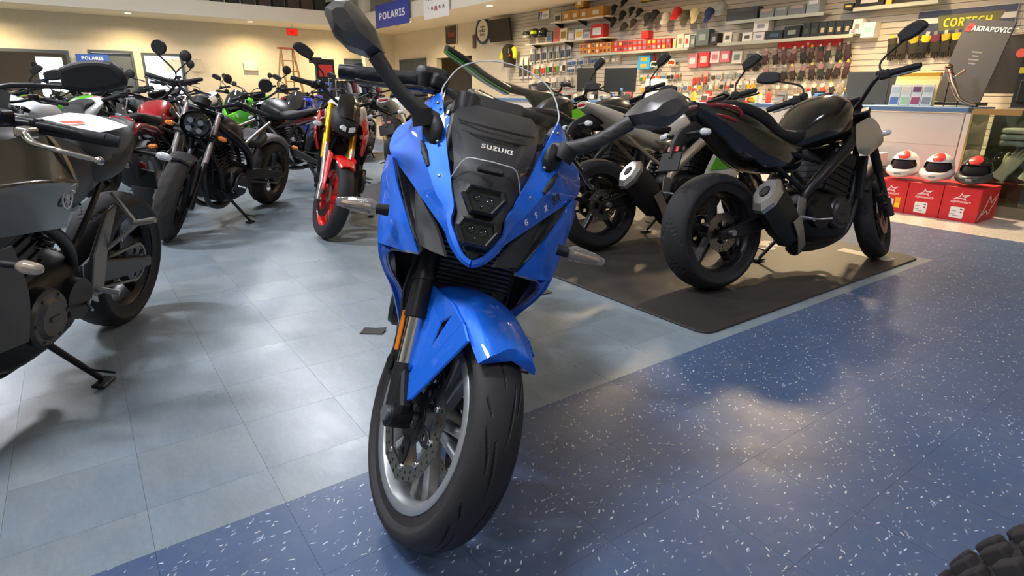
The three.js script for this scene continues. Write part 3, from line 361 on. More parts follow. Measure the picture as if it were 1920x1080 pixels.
  P('frame', G(key('frame'), () => both(merge([tube([[turn.at(.66)[0] - .02, turn.at(.66)[1], .03], [-.5, .76, .15], [-.72, .62, .165], [-.86, .48, .13], [-.87, .36, .1]], [.03, .034, .034, .03, .028].map(q => q * (c.frameR || 1)), { rs: 8 }), tube([[turn.at(.5)[0], turn.at(.5)[1], .02], [-.4, .52, .11], [-.46, .34, .12]], .02, { rs: 8 }), tube([[-.74, .66, .13], [-1.0, .73, .1], [-1.3, .8, .07]], .014, { rs: 6 }), tube([[-.86, .5, .12], [-1.05, .64, .1], [-1.2, .77, .08]], .012, { rs: 6 })]))), c.frame);
  if (st !== 'cruiser') { const rad = P('radiator', G('rad', () => radiatorGeo().rotateZ(-.12).translate(-.36, .55, 0)), M('#202124', .6, .4)); }
  else P('radiator', G('radc', () => radiatorGeo(.18, .26).translate(-.37, .5, 0)), M('#202124', .6, .4));
  if (c.shroud) for (const s of [-1, 1]) P('radiator_shroud', G(key('shr' + s), () => { const q = patch([[[-.24, .86, .15], [-.36, .9, .17], [-.5, .86, .18]], [[-.22, .76, .17], [-.34, .76, .2], [-.5, .74, .185]], [[-.3, c.shroudY || .62, .15], [-.36, (c.shroudY || .62) - .02, .17], [-.44, c.shroudY || .62, .165]]], { nu: 4, nv: 4, th: .005 }); return s > 0 ? q : mirZ(q); }), c.shroud);
  P('exhaust_pipe', G('hdr' + (c.pipeZ || .06), () => headers(c.pipeZ || .06)), c.pipe || darkAlu);
  const mf = c.muffler === false || c.exh === 'stub' ? null : P('muffler', G(key('muf') + c.exh, () => { const pth = { up: [[-.85, .17, .05], [-.95, .2, .13], [-1.02, .3, .17]], low: [[-.8, .16, .05], [-.95, .18, .15], [-1.1, .22, .17]], high: [[-.6, .5, .16], [-.9, .62, .17], [-1.05, .66, .17]] }[c.exh || 'up']; const a = pth[2], e = { up: [-1.3, .52, .19], low: [-1.52, .3, .18], high: [-1.42, .74, .17] }[c.exh || 'up']; const m1 = a.map((q, i) => q + (e[i] - q) * .15); return merge([tube(pth, .026, { rs: 10 }), tube([a, m1, a.map((q, i) => q + (e[i] - q) * .5), e], [.03, .055, .062, .054], { rs: 14, flat: 1.15 })]); }), c.muffler);
  if (mf) add(mf, 'muffler_end', G(key('mend') + c.exh, () => { const e = { up: [-1.3, .52, .19], low: [-1.52, .3, .18], high: [-1.42, .74, .17] }[c.exh || 'up'], d = { up: [-.28, .22, .02], low: [-.42, .08, .01], high: [-.37, .08, 0] }[c.exh || 'up'], L = Math.hypot(...d), n = d.map(q => q / L), e2 = e.map((q, i) => q + n[i] * .035); return merge([bar(e, e2, .056, 14, .04), bar(e2, e2.map((q, i) => q + n[i] * .012), .024, 12)]); }), c.cap);
  if (c.exh === 'stub') {   // short upswept canister with a faceted bright end
    const a = V(-1.0, .25, .16), b = V(-1.26, .49, .21), d = b.clone().sub(a).normalize(), u = V(0, 0, 1).addScaledVector(d, -d.z).normalize(), w = d.clone().cross(u), oct = (k, r, sq) => [...Array(8)].map((_, i) => { const t = (i + .5) / 8 * 6.283; return a.clone().lerp(b, k).addScaledVector(u, Math.cos(t) * r * .82).addScaledVector(w, Math.sin(t) * r * sq * 1.15); });
    const m = P('muffler', G(key('stub'), () => merge([tube([[-.8, .16, .05], [-.92, .17, .11], [-1.0, .25, .16]], [.028, .036, .05], { rs: 12 }), skin([oct(0, .05, 1), oct(.12, .075, 1.15), oct(.6, .082, 1.2), oct(1, .08, 1.2)], { crease: 50 })])), c.stubMat || blackPlastic);
    add(m, 'muffler_end', G(key('stubend'), () => skin([oct(1.0, .083, 1.2), oct(1.08, .083, 1.2), oct(1.16, .066, 1.12), oct(1.16, .034, 1), oct(1.05, .03, 1)], { crease: 20 })), M('#c9c6c0', .3, .85));
    add(m, 'outlet', G(key('stubout'), () => skin([oct(1.17, .026, 1), oct(1.1, .024, 1)], {})), pipeInside); add(m, 'heat_shield', G(key('stubsh'), () => patch([[[-.9, .2, .17], [-.95, .15, .16]], [[-.99, .3, .225], [-1.05, .26, .235]], [[-1.05, .38, .25], [-1.12, .35, .258]]], { th: .004 })), M('#9a958c', .4, .7));
  }
  const sw = P('swingarm', G(key('swing'), () => swingGeo(wb)), c.swing || satinBlack); add(sw, 'chain', G(key('chain'), () => chainGeo(wb)), M('#6d6a62', .4, .9)); add(sw, 'axle_nut', G(key('nut'), () => cyl(.018, .016, .03, 6, 'z').translate(-wb, Rr, .145)), alu);
  P('shock', G(key('shock'), () => { const l = [bar([-.95, .42, 0], [-.86, .66, 0], .016, 8)]; const pts = []; for (let i = 0; i <= 48; i++) { const t = i / 48, a = t * 7 * 6.283; const x = -.945 + .08 * t, y = .44 + .2 * t; pts.push([x + .035 * Math.cos(a), y, .035 * Math.sin(a)]); } l.push(tube(pts, .006, { rs: 5, seg: 1 })); return merge(l); }), c.spring || satinBlack);
  for (const s of [-1, 1]) P('footpeg', G('peg' + s + (st === 'cruiser'), () => { const x = st === 'cruiser' ? -.55 : -.92; return merge([bar([x, .36, s * .15], [x - .02, .35, s * .25], .011, 8), ext([[x - .06, .28], [x + .03, .34], [x + .04, .46], [x - .02, .48]], .01, { bevel: .002 }).translate(0, 0, s * .15), tube([[x, .35, s * .17], [x + .1, .34, s * .2], [x + .15, .34, s * .24]], .006, { rs: 5 })]); }), alu);
  if (lean) P('sidestand', G('stand' + lean + st, () => sideStand(st === 'cruiser' ? -.62 : -.76, lean)), satinBlack);
  if (st === 'cruiser' || st === 'classic') P('rear_fender', G(key('rf'), () => fenderArc(Rr + .03, Wr * .5 + .008, 70, 130, .02, 6).translate(-wb, Rr, 0)), blackPlastic);
  if (st === 'dirt' && o.tailSecs) P('tail_underside', G(key('tun'), () => loftX(sec.tail.map(q => [q[0], q[1] - q[4] * .8, q[2] * .94, .012, .02, 3]))), c.under || c.body);
  if (st === 'dirt') { P('number_plate', G(key('np'), () => patch([[[hx + .16, hy + .02, -.1], [hx + .2, hy + .03, 0], [hx + .16, hy + .02, .1]], [[hx + .18, hy - .2, -.08], [hx + .23, hy - .2, 0], [hx + .18, hy - .2, .08]]])), c.plate || c.body); turn(P('high_fender', G(key('hf'), () => loftX([[-.34, .78, .07, .01, .02, 3], [-.1, .78, .08, .012, .02, 3], [.15, .76, .075, .012, .02, 3], [.36, .70, .045, .008, .012, 3]])), c.body)); }
  if (st === 'sport') {
    const fr = patch([[[hx + .42, hy - .24, .0], [hx + .38, hy - .22, .06], [hx + .2, hy - .1, .16], [-.3, .88, .19]], [[hx + .4, hy - .3, .0], [hx + .36, hy - .3, .08], [hx + .15, hy - .24, .19], [-.45, .72, .22]], [[hx + .28, hy - .4, .04], [hx + .22, hy - .42, .1], [hx + .05, hy - .42, .2], [-.6, .52, .21]], [[hx + .02, hy - .58, .1], [hx - .02, hy - .6, .14], [hx - .1, hy - .62, .19], [-.66, .3, .17]]], { nu: 5, nv: 4 });
    for (const s of [-1, 1]) { const f = P('fairing', G(key('fair' + s), () => s > 0 ? fr : mirZ(fr)), c.fairing || c.body); add(f, 'fairing_panel', G(key('fpan' + s), () => { const q = patch([[[-.2, .7, .205], [-.45, .7, .222]], [[-.3, .5, .2], [-.58, .5, .213]]], { th: .006 }); return s > 0 ? q.translate(0, 0, .004) : mirZ(q.translate(0, 0, .004)); }), c.panel); add(f, 'lens', G(key('flens' + s), () => { const q = patch([[[hx + .39, hy - .25, .02], [hx + .32, hy - .2, .1]], [[hx + .385, hy - .28, .03], [hx + .3, hy - .25, .12]]], { th: .006 }); return s > 0 ? q.translate(.008, 0, .004) : mirZ(q.translate(.008, 0, .004)); }), clearLens); }
    P('windscreen', G(key('ws'), () => patch([[[hx + .26, hy - .1, -.12], [hx + .37, hy - .16, 0], [hx + .26, hy - .1, .12]], [[hx + .17, hy + .02, -.12], [hx + .26, hy + .02, 0], [hx + .17, hy + .02, .12]], [[hx + .08, hy + .1, -.08], [hx + .13, hy + .14, 0], [hx + .08, hy + .1, .08]]], { th: .003 })), M('#202428', .06, 0, { clearcoat: 1 }));
  }
  stand(g, o.heading, lean, o.lift ? V(o.front.x, o.lift, o.front.z) : o.front, Wf);
  return g;
}
// heading from rear and front ground points; returns yaw
const yawOf = (dx, dz) => Math.atan2(-dz, dx);
// ---------- the blue sport bike in front ----------
const HY = .022, hp = (x, y, z) => [x, y + HY, z], heroBlue = new THREE.MeshPhysicalMaterial({ color: 0x0268e0, roughness: .5, metalness: .3, clearcoat: .7, clearcoatRoughness: .03, side: THREE.DoubleSide });
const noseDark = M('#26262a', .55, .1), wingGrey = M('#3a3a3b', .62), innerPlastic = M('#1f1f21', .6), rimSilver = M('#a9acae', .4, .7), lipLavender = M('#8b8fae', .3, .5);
{
  const g = thing('sport_motorcycle', 'metallic blue faired sport motorcycle with stacked headlights and clear windscreen', 'motorcycle');
  const P = (n, ge, m) => add(g, n, ge, m), AX = -.12, AY = .302, turn = steerer([AX, AY], 25, .03, 26);
  const side = (name, geo, mat, fn) => { for (const s of [1, -1]) { const m = P(name, s > 0 ? geo : mirZ(geo), mat); if (fn) fn(m, s); } };
  // front wheel
  const rimShape = () => {
    const l = [latheZ([[.19, -.028], [.2, -.046], [.2035, -.0505], [.222, -.052], [.224, -.044], [.212, -.036], [.203, 0], [.212, .036], [.224, .044], [.222, .052], [.2035, .0505], [.2, .046], [.19, .028], [.186, 0], [.19, -.028]], 96), cyl(.034, .034, .1, 28, 'z'), cyl(.045, .045, .06, 28, 'z')];
    for (let i = 0; i < 5; i++) for (const s of [-1, 1]) { const q = ext([[.03, -.012], [.11, -.011], [.196, -.012], [.196, .012], [.11, .009], [.03, .012]], .036, { bevel: .006, seg: 2 }); q.rotateZ(s * .17).rotateZ(i * 1.2566 + .2); l.push(q); }
    return merge(l);
  };
  const fw = P('front_wheel', rimShape(), rimSilver); fw.position.set(AX, AY, 0); turn(fw);
  const treadCut = (th, s) => { const q = Math.abs(s), k = th / (2 * Math.PI) * 8 + (s > 0 ? 0 : .5), u = ((k % 1) + 1) % 1, h = (s0, u0, u1, a, w) => { const f = (u - u0) / (u1 - u0); if (f < 0 || f > 1) return 0; const e = w * Math.sin(Math.PI * (.06 + .88 * f)) - Math.abs(q - (s0 + a * Math.pow(f, 1.3))); return e > 0 ? .0065 * Math.min(1, e / .02) : 0; }; return h(.1, .05, .62, .26, .045) || h(.42, .3, .72, .3, .045) || h(.55, .78, .98, .22, .04); };
  add(fw, 'tyre', tyreGeo(.3, .122, .222, 420, 120, treadCut), M('#232123', .68));
  for (const s of [1, -1]) { const d = add(fw, 'brake_disc', discGeo(.155, .118, 30).translate(0, 0, s * .064), steel); add(d, 'disc_carrier', merge([ext(disk(.06), .005, { bevel: .001, holes: [circ(0, 0, .03)] }), ...[0, 1, 2, 3, 4].map(i => ext([[.045, -.018], [.09, -.02], [.122, -.007], [.122, .007], [.09, .02], [.045, .018]], .005, { bevel: .001, holes: [circ(.085, 0, .009)] }).rotateZ(i * 1.2566))]).translate(0, 0, s * .064), M('#2a2a2c', .4, .6)); for (let i = 0; i < 10; i++) add(d, 'disc_button', G('dbut', () => merge([latheZ([[.0025, .005], [.006, .005], [.0075, .002], [.0075, -.004]], 12)])), chrome).position.set(.12 * Math.cos(i * .6283 + .1), .12 * Math.sin(i * .6283 + .1), s * .066); }
  turn(P('front_axle', merge([cyl(.011, .011, .25, 12, 'z'), cyl(.02, .02, .02, 6, 'z').translate(0, 0, .132), cyl(.02, .02, .02, 6, 'z').translate(0, 0, -.132)]).translate(AX, AY, 0), alu));
  // fork: black outer tubes above, bare stanchions, cast lower ends
  const fx = (u, v, z) => [AX + u, AY + v, z];
  for (const s of [1, -1]) {
    const z = s * .106, leg = turn(P('fork_leg', merge([bar(fx(-.115, .2, z), fx(-.34, .69, z), .0275, 24), cyl(.0305, .0305, .02, 24).rotateZ(25 * RAD).translate(...fx(-.118, .212, z)), cyl(.0305, .0305, .012, 24).rotateZ(25 * RAD).translate(...fx(-.155, .292, z))]), satinBlack));
    add(leg, 'stanchion', bar(fx(-.06, .08, z), fx(-.12, .215, z), .0205, 24), chrome);
    add(leg, 'fork_end', merge([bar(fx(-.02, .0, z), fx(-.068, .1, z), .026, 18, .0255), cyl(.032, .032, .05, 24, 'z').translate(...fx(0, 0, z)), ext([[AX - .02, AY - .03], [AX + .03, AY - .01], [AX + .025, AY + .04], [AX - .055, AY + .11], [AX - .1, AY + .12], [AX - .09, AY + .05]], .03, { bevel: .006 }).translate(0, 0, z)]), M('#202022', .5, .4));
    add(leg, 'reflector', rbox(.018, .1, .006, .003).rotateZ(25 * RAD).translate(...fx(-.128, .155, s * .124)), amberLens);
    turn(P('brake_calliper', merge([rbox(.1, .13, .05, .016).rotateZ(.45).translate(...fx(-.135, .085, s * .078)), ...[-.03, .03].map(q => cyl(.02, .02, .058, 16, 'z').translate(...fx(-.135 + q * .4, .085 + q, s * .08)))]), M('#151516', .4, .4)));
    turn(P('brake_hose', tube([fx(-.15, .13, s * .1), fx(-.2, .24, s * .125), fx(-.22, .4, s * .11), fx(-.33, .62, s * .05)], .006, { rs: 6 }), rubber));
  }
  turn(P('triple_clamp', merge([rbox(.09, .04, .29, .012).rotateZ(25 * RAD).translate(...fx(-.24, .47, 0)), rbox(.08, .03, .27, .012).rotateZ(25 * RAD).translate(...fx(-.345, .69, 0))]), satinBlack));
  // front fender with open side struts
  const fnet = []; for (let i = 0; i <= 8; i++) { const a = (60 + i * 10.5) * RAD, k = Math.sin(Math.PI * (.15 + .7 * i / 8)); fnet.push([[-1, .29], [-.86, .308], [-.62, .322], [0, .333], [.62, .322], [.86, .308], [1, .29]].map(([s, r]) => { const w = .082 * (i === 0 ? .9 : 1), rr0 = i === 0 ? r - .004 + .01 * (1 - Math.abs(s)) : r; return [AX + rr0 * Math.cos(a) + (i === 0 ? .035 * Math.abs(s) - .01 : 0), AY + rr0 * Math.sin(a), s * w]; })); }
  const fen = turn(P('front_fender', patch(fnet, { nu: 4, nv: 4, th: .004, crease: 26 }), heroBlue));
  for (const s of [1, -1]) {
    const st = add(fen, 'fender_strut', ext([[0, .032], [-.024, .04], [-.062, .1], [-.15, .262], [-.14, .285], [-.01, .3], [.08, .288], [.122, .272], [.03, .06]].map(([u, v]) => [AX + u, AY + v]), .008, { bevel: .003, holes: [[[.004, .155], [.066, .288], [.016, .277], [-.02, .24]].map(([u, v]) => [AX + u, AY + v])] }), heroBlue);
    st.geometry.rotateX(0); { const p = st.geometry.attributes.position; for (let i = 0; i < p.count; i++) { const v = p.getY(i) - AY; p.setZ(i, s * (p.getZ(i) + .086 + Math.max(0, .24 - v) * .09)); } st.geometry.computeVertexNormals(); }
    for (const [u, v] of [[-.048, .105], [-.02, .052]]) add(fen, 'fender_bolt', merge([cyl(.009, .009, .006, 16, 'z'), cyl(.005, .005, .009, 6, 'z')]).translate(AX + u + .006, AY + v, s * (.0925 + Math.max(0, .24 - v) * .09)), M('#2b62b8', .4, .5));
  }
  // head cowl: inner edge along the screen, a crease through the slot, outer edge above the vent
  const cowl = [
    [hp(-.33, 1.02, .141), hp(-.35, 1.0, .163), hp(-.37, .98, .181)],
    [hp(-.285, .975, .125), hp(-.29, .962, .163), hp(-.385, .935, .207)],
    [hp(-.24, .93, .108), hp(-.252, .915, .158), hp(-.4, .905, .236)],
    [hp(-.19, .889, .092), hp(-.2, .874, .138), hp(-.345, .862, .238)],
    [hp(-.14, .857, .076), hp(-.155, .843, .115), hp(-.28, .832, .195)],
    [hp(-.11, .832, .066), hp(-.125, .82, .097), hp(-.2, .808, .148)],
    [hp(-.08, .808, .054), hp(-.09, .797, .07), hp(-.115, .775, .092)],
    [hp(-.06, .781, .053), hp(-.06, .772, .057), hp(-.07, .756, .06)],
    [hp(-.03, .757, .037), hp(-.03, .75, .042), hp(-.04, .74, .046)],
    [hp(-.005, .735, .018), hp(-.004, .728, .02), hp(-.008, .722, .022)],
    [hp(.004, .726, 0), hp(.007, .72, 0), hp(.004, .714, 0)]];
  side('head_cowl', patch(cowl, { nu: 5, nv: 6, th: .006, lin: true, crease: 18 }), heroBlue, (m, s) => {
    const sl = tube([hp(-.243, .908, .16), hp(-.213, .889, .148), hp(-.18, .865, .132)], [.0045, .0085, .005], { rs: 8, seg: 6 }); add(m, 'cowl_slot', s > 0 ? sl : mirZ(sl), innerPlastic);
    for (const q of [[-.292, .995, .145], [-.222, .916, .125], [-.152, .852, .102]]) { const b = sph(.0042, 10, 8).translate(...hp(q[0] + .004, q[1] + .002, q[2])); add(m, 'cowl_screw', s > 0 ? b : mirZ(b), alu); }
    if (s < 0) { const L = [['G', -.12, .826, -.099], ['S', -.15, .842, -.12], ['X', -.18, .857, -.142], ['8R', -.217, .878, -.166]]; for (const [t, x, y, z] of L) { const b = new THREE.Matrix4(), ex = V(-.095, .046, -.066).normalize(), nn = V(.55, .36, -.75), ey = nn.clone().cross(ex).normalize(); nn.copy(ex).cross(ey); b.makeBasis(ex, ey, nn).setPosition(x + .004, y, z - .004); add(m, 'lettering', text(t, t === '8R' ? .021 : .0135, .0008).applyMatrix4(b), t === '8R' ? innerPlastic : M('#dfe3e8', .5)); } }
  });
  // dark nose panel with two stacked lamps
  const nose = [[-.0, .722, .0, .0], [-.012, .742, .024, .006], [-.035, .775, .052, .02], [-.06, .806, .055, .02], [-.095, .85, .072, .03], [-.12, .895, .08, .035], [-.18, .94, .098, .05], [-.27, .985, .105, .06], [-.36, 1.012, .088, .05]].map(([x, y, w, b]) => [-1, -.6, 0, .6, 1].map(s => hp(x - .012 - b * s * s, y, w * s)));
  const np = P('nose_panel', patch(nose, { nu: 5, nv: 4, th: .004 }), noseDark);
  for (const [y, x, w] of [[.975, -.235, .09], [.955, -.205, .075]]) add(np, 'panel_rib', tube([hp(x - .045, y, -w), hp(x - .006, y, -w * .4), hp(x - .002, y, w * .4), hp(x - .045, y, w)], .0035, { rs: 6 }), innerPlastic);
  const tilt = (geo, x, y, t) => geo.rotateY(Math.PI / 2).rotateZ(t).translate(...hp(x, y, 0));
  const hexU = [[-.034, .002], [-.028, .016], [.028, .016], [.034, .002], [.017, -.026], [-.017, -.026]], hexL = [[-.033, .002], [-.027, .015], [.027, .015], [.033, .002], [.018, -.025], [-.018, -.025]], grow = (h, k) => h.map(([x, y]) => [x * k, (y + .005) * k - .005]);
  for (const [h, x, y, t] of [[hexU, -.052, .843, .5], [hexL, -.022, .782, .42]]) {
    const b = P('headlight', tilt(skin([[1.2, -.02], [1.45, -.012], [1.42, .006], [1.2, .012], [1.06, .009], [1.02, -.012]].map(([k, z]) => grow(h, k).map(([u, v]) => V(u, v, z))), { cap: false, crease: 15 }), x, y, t), M('#18181a', .4));
    add(b, 'reflector_bowl', tilt(ext(grow(h, 1.0), .004, { bevel: 0 }).translate(0, 0, -.006), x, y, t), M('#54595c', .18, 1));
    for (const [u, v, r] of [[-.014, .002, .008], [.012, -.001, .009], [-.002, -.016, .004]]) add(b, 'led_lens', tilt(merge([latheZ([[0, .003], [r * .6, .0025], [r, 0], [r * 1.15, -.002]], 14)]).translate(u, v, -.003), x, y, t), glassDark);
    add(b, 'lens', tilt(new THREE.ShapeGeometry(shape(grow(h, 1.04))).translate(0, 0, .007), x, y, t), clearPane);
  }
  P('intake_slot', merge([tilt(ext([[-.028, -.004], [-.022, .006], [.026, .006], [.03, -.003], [.026, -.008], [-.024, -.009]], .012, { bevel: .002 }), -.1, .898, .75)]), innerPlastic);
  const suz = add(np, 'lettering', text('SUZUKI', .0125, .001).scale(1.15, 1, 1), M('#d9d5c8', .5)); suz.geometry.rotateY(Math.PI / 2).rotateZ(.9).translate(-.13, .962, -.006);
  // windscreen
  const scr0 = [
    [[-.14, .857, .078], [-.128, .905, .056], [-.112, .913, .02], [-.112, .913, -.02], [-.128, .905, -.056], [-.14, .857, -.078]],
    [[-.19, .889, .095], [-.19, .945, .072], [-.165, .965, .025], [-.165, .965, -.025], [-.19, .945, -.072], [-.19, .889, -.095]],
    [[-.27, .957, .122], [-.275, 1.01, .096], [-.255, 1.035, .034], [-.255, 1.035, -.034], [-.275, 1.01, -.096], [-.27, .957, -.122]],
    [[-.315, 1.005, .14], [-.345, 1.06, .112], [-.335, 1.085, .04], [-.335, 1.085, -.04], [-.345, 1.06, -.112], [-.315, 1.005, -.14]],
    [[-.335, 1.035, .144], [-.385, 1.09, .114], [-.415, 1.122, .045], [-.415, 1.122, -.045], [-.385, 1.09, -.114], [-.335, 1.035, -.144]]].map(r => r.map(q => hp(...q)));
  const ws = P('windscreen', patch(scr0, { nu: 6, nv: 5, th: 0, crease: 0 }), clearPane);
  ws.geometry = (() => { const R = scr0.length, C = 6, NU = 28, NV = 30, rings = []; for (let i = 0; i <= NU; i++) { const row = scr0[0].map((_, c) => crs(scr0.map(r => r[c]), i / NU)), L = []; for (let j = 0; j <= NV; j++) L.push(V(...crs(row, j / NV))); rings.push(L); } ws.userData.rim = [...rings.map(r => r[0]), ...rings[NU].slice(1), ...rings.slice(0, NU).reverse().map(r => r[NV])]; ws.userData.lip = rings[0]; return skin(rings, { closed: false, crease: 0 }); })();
  const rimPts = ws.userData.rim, lipPts = ws.userData.lip; delete ws.userData.rim; delete ws.userData.lip;
  add(ws, 'screen_edge_highlight', tube(rimPts.filter((_, i) => i % 3 === 0), .0018, { rs: 6, seg: 3 }), M('#e8ecec', .08, 0, { clearcoat: 1, transparent: true, opacity: .75 })); add(ws, 'screen_lip', tube(lipPts.filter((_, i) => i % 2 === 0), .0014, { rs: 6, seg: 3 }), M('#e8ecec', .08, 0, { clearcoat: 1, transparent: true, opacity: .75 }));  // near-white tubes put the bright highlight of the screen edge into colour
  // side fairing, its mouth, the vent and the small grey wing
  const upper = [
    [hp(-.30, .85, .222), hp(-.34, .848, .238), hp(-.40, .835, .243), hp(-.6, .8, .235)],
    [hp(-.255, .8, .196), hp(-.30, .802, .228), hp(-.38, .788, .248), hp(-.62, .75, .24)],
    [hp(-.20, .748, .160), hp(-.25, .748, .203), hp(-.35, .738, .24), hp(-.64, .7, .235)],
    [hp(-.165, .708, .133), hp(-.21, .702, .183), hp(-.31, .69, .23), hp(-.64, .64, .225)],
    [hp(-.14, .678, .111), hp(-.18, .664, .155), hp(-.27, .648, .218), hp(-.64, .59, .215)]];
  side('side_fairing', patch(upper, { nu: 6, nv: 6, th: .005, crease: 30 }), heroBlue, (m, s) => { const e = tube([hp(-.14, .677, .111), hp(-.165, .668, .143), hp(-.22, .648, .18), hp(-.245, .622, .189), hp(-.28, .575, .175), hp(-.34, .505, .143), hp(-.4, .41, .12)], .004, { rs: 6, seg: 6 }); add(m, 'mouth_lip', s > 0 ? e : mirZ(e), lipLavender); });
  const lower = [
    [hp(-.22, .648, .18), hp(-.25, .65, .205), hp(-.3, .645, .218), hp(-.64, .59, .213)],
    [hp(-.245, .62, .188), hp(-.265, .62, .203), hp(-.3, .612, .21), hp(-.64, .54, .2)],
    [hp(-.28, .575, .175), hp(-.3, .572, .19), hp(-.33, .565, .197), hp(-.64, .49, .19)],
    [hp(-.34, .505, .143), hp(-.36, .5, .158), hp(-.38, .49, .17), hp(-.65, .42, .175)],
    [hp(-.4, .41, .12), hp(-.42, .405, .135), hp(-.44, .395, .145), hp(-.66, .34, .155)],
    [hp(-.46, .29, .09), hp(-.48, .285, .105), hp(-.5, .28, .115), hp(-.68, .25, .125)]];
  side('lower_fairing', patch(lower, { nu: 5, nv: 5, th: .005, crease: 30 }), heroBlue);
  side('vent_duct', patch([[hp(-.37, .868, .205), hp(-.36, .85, .218)], [hp(-.31, .80, .15), hp(-.29, .8, .195)], [hp(-.22, .76, .1), hp(-.22, .735, .155)], [hp(-.14, .735, .06), hp(-.16, .675, .108)]], { th: .004 }), innerPlastic, (m, s) => { const e = patch([[hp(-.30, .849, .217), hp(-.33, .845, .205)], [hp(-.256, .80, .19), hp(-.29, .8, .178)], [hp(-.2, .748, .156), hp(-.24, .745, .143)], [hp(-.142, .68, .108), hp(-.17, .69, .096)]], { th: .003 }); add(m, 'vent_edge', s > 0 ? e : mirZ(e), wingGrey); });
  side('vent_wing', patch([[hp(-.245, .797, .155), hp(-.24, .80, .152), hp(-.235, .797, .148)], [hp(-.2, .74, .14), hp(-.185, .76, .13), hp(-.17, .775, .118)], [hp(-.175, .715, .13), hp(-.15, .735, .105), hp(-.12, .745, .085)], [hp(-.14, .694, .112), hp(-.1, .698, .083), hp(-.06, .705, .054)]], { nu: 5, nv: 4, th: .008, crease: 22 }), wingGrey);
  // behind the mouth: radiator, inner panels
  const rad = P('radiator', rbox(.03, .3, .27, .006).rotateZ(-.2).translate(-.325, .58, 0), innerPlastic); add(rad, 'radiator_fins', merge([...Array(22)].map((_, i) => box(.01, .005, .24).rotateZ(-.2).translate(-.331 + .00253 * i, .455 + i * .0125, 0))), M('#6d6f73', .4, .6));
  side('inner_panel', patch([[hp(-.3, .68, .05), hp(-.3, .66, .19)], [hp(-.42, .5, .06), hp(-.42, .48, .16)], [hp(-.5, .3, .03), hp(-.5, .28, .11)]], { th: .004 }), innerPlastic);
  // clip-on bars
  for (const s of [1, -1]) {
    const b = turn(P('handlebar', merge([tube([[-.455, 1.01, s * .1], [-.47, 1.02, s * .17], [-.5, 1.0, s * .26], [-.545, .962, s * .37]], .012, { rs: 10 }), cyl(.034, .034, .05, 20).rotateZ(25 * RAD).translate(-.452, 1.005, s * .106)]), satinBlack));
    add(b, 'grip', tube([[-.487, 1.012, s * .235], [-.515, .988, s * .3], [-.54, .965, s * .362]], .0185, { rs: 16 }), rubber);
    add(b, 'bar_end', tube([[-.54, .966, s * .36], [-.556, .953, s * .398]], [.019, .017], { rs: 14 }), satinBlack);
    add(b, 'switch_housing', merge([rbox(.062, .062, .075, .016).rotateX(s * .25).translate(-.475, 1.026, s * .205), rbox(.05, .035, .04, .01).translate(-.44, 1.03, s * .2)]), blackPlastic);
    add(b, 'lever', tube([[-.43, 1.012, s * .19], [-.42, .995, s * .25], [-.455, .96, s * .34], [-.468, .95, s * .375]], [.011, .009, .008, .0095], { rs: 8, flat: .7 }), glossBlack);
  }
  P('instrument', rbox(.02, .1, .17, .012).rotateZ(.75).translate(-.43, 1.02, .02), blackPlastic);
  // mirrors
  const mo = [[1.075, .30], [1.095, .276], [1.136, .303], [1.168, .342], [1.178, .362], [1.172, .392], [1.152, .41], [1.139, .41], [1.10, .383], [1.078, .345]];
  for (const s of [1, -1]) {
    const f = q => s > 0 ? q : mirZ(q);
    const m = P('mirror', f(merge([tube([[-.262, .98, .14], [-.25, .992, .175], [-.235, 1.03, .235], [-.228, 1.085, .292]], [.019, .02, .0155, .0175], { rs: 12, flat: .62, seg: 8 })])), M('#353332', .5));
    add(m, 'mirror_mount', f(merge([loftX([[-.3, .965, .014, .03, .035, 2.4, .158], [-.27, .965, .02, .036, .042, 2.4, .148], [-.235, .955, .016, .03, .036, 2.4, .134], [-.222, .95, .006, .012, .014, 2.4, .13]], { n: 16 }), cyl(.024, .026, .035, 18).rotateX(.4).translate(-.253, .982, .17)])), blackPlastic);
    const c0 = [1.122, .347]; const ring = (x, k, dy = 0, dz = 0) => mo.map(([y, z]) => V(x, c0[0] + (y - c0[0]) * k + dy, c0[1] + (z - c0[1]) * k + dz));
    add(m, 'mirror_head', f(skin([ring(-.262, .93), ring(-.255, 1), ring(-.235, 1), ring(-.205, .82, .004, .004), ring(-.185, .42, .012, .01)], { crease: 30 })), M('#5a5754', .32, .25));
    add(m, 'mirror_glass', f(ext(mo.map(([y, z]) => [z, y]), .003, { bevel: 0 }).rotateY(-Math.PI / 2).scale(1, .93, .93).translate(-.2635, c0[0] * .07, c0[1] * .07)), mirrorGlass);
  }
  // front turn signals on short stalks
  for (const s of [1, -1]) {
    const t = P('turn_signal', tube([hp(-.19, .745, s * .2), hp(-.185, .744, s * .228)], [.014, .012], { rs: 12 }), rubber);
    add(t, 'lens', tube([hp(-.185, .745, s * .222), hp(-.187, .745, s * .24), hp(-.192, .741, s * .285), hp(-.198, .737, s * .318)], [.011, .019, .0155, .009], { rs: 14, flat: .7 }), new THREE.MeshPhysicalMaterial({ color: 0xe9e6e0, roughness: .08, transmission: .85, thickness: 0, clearcoat: 1, side: THREE.DoubleSide }));
    add(t, 'bulb_strip', tube([hp(-.189, .744, s * .24), hp(-.194, .739, s * .305)], .0065, { rs: 8 }), M('#a8927a', .3, .5));
  }
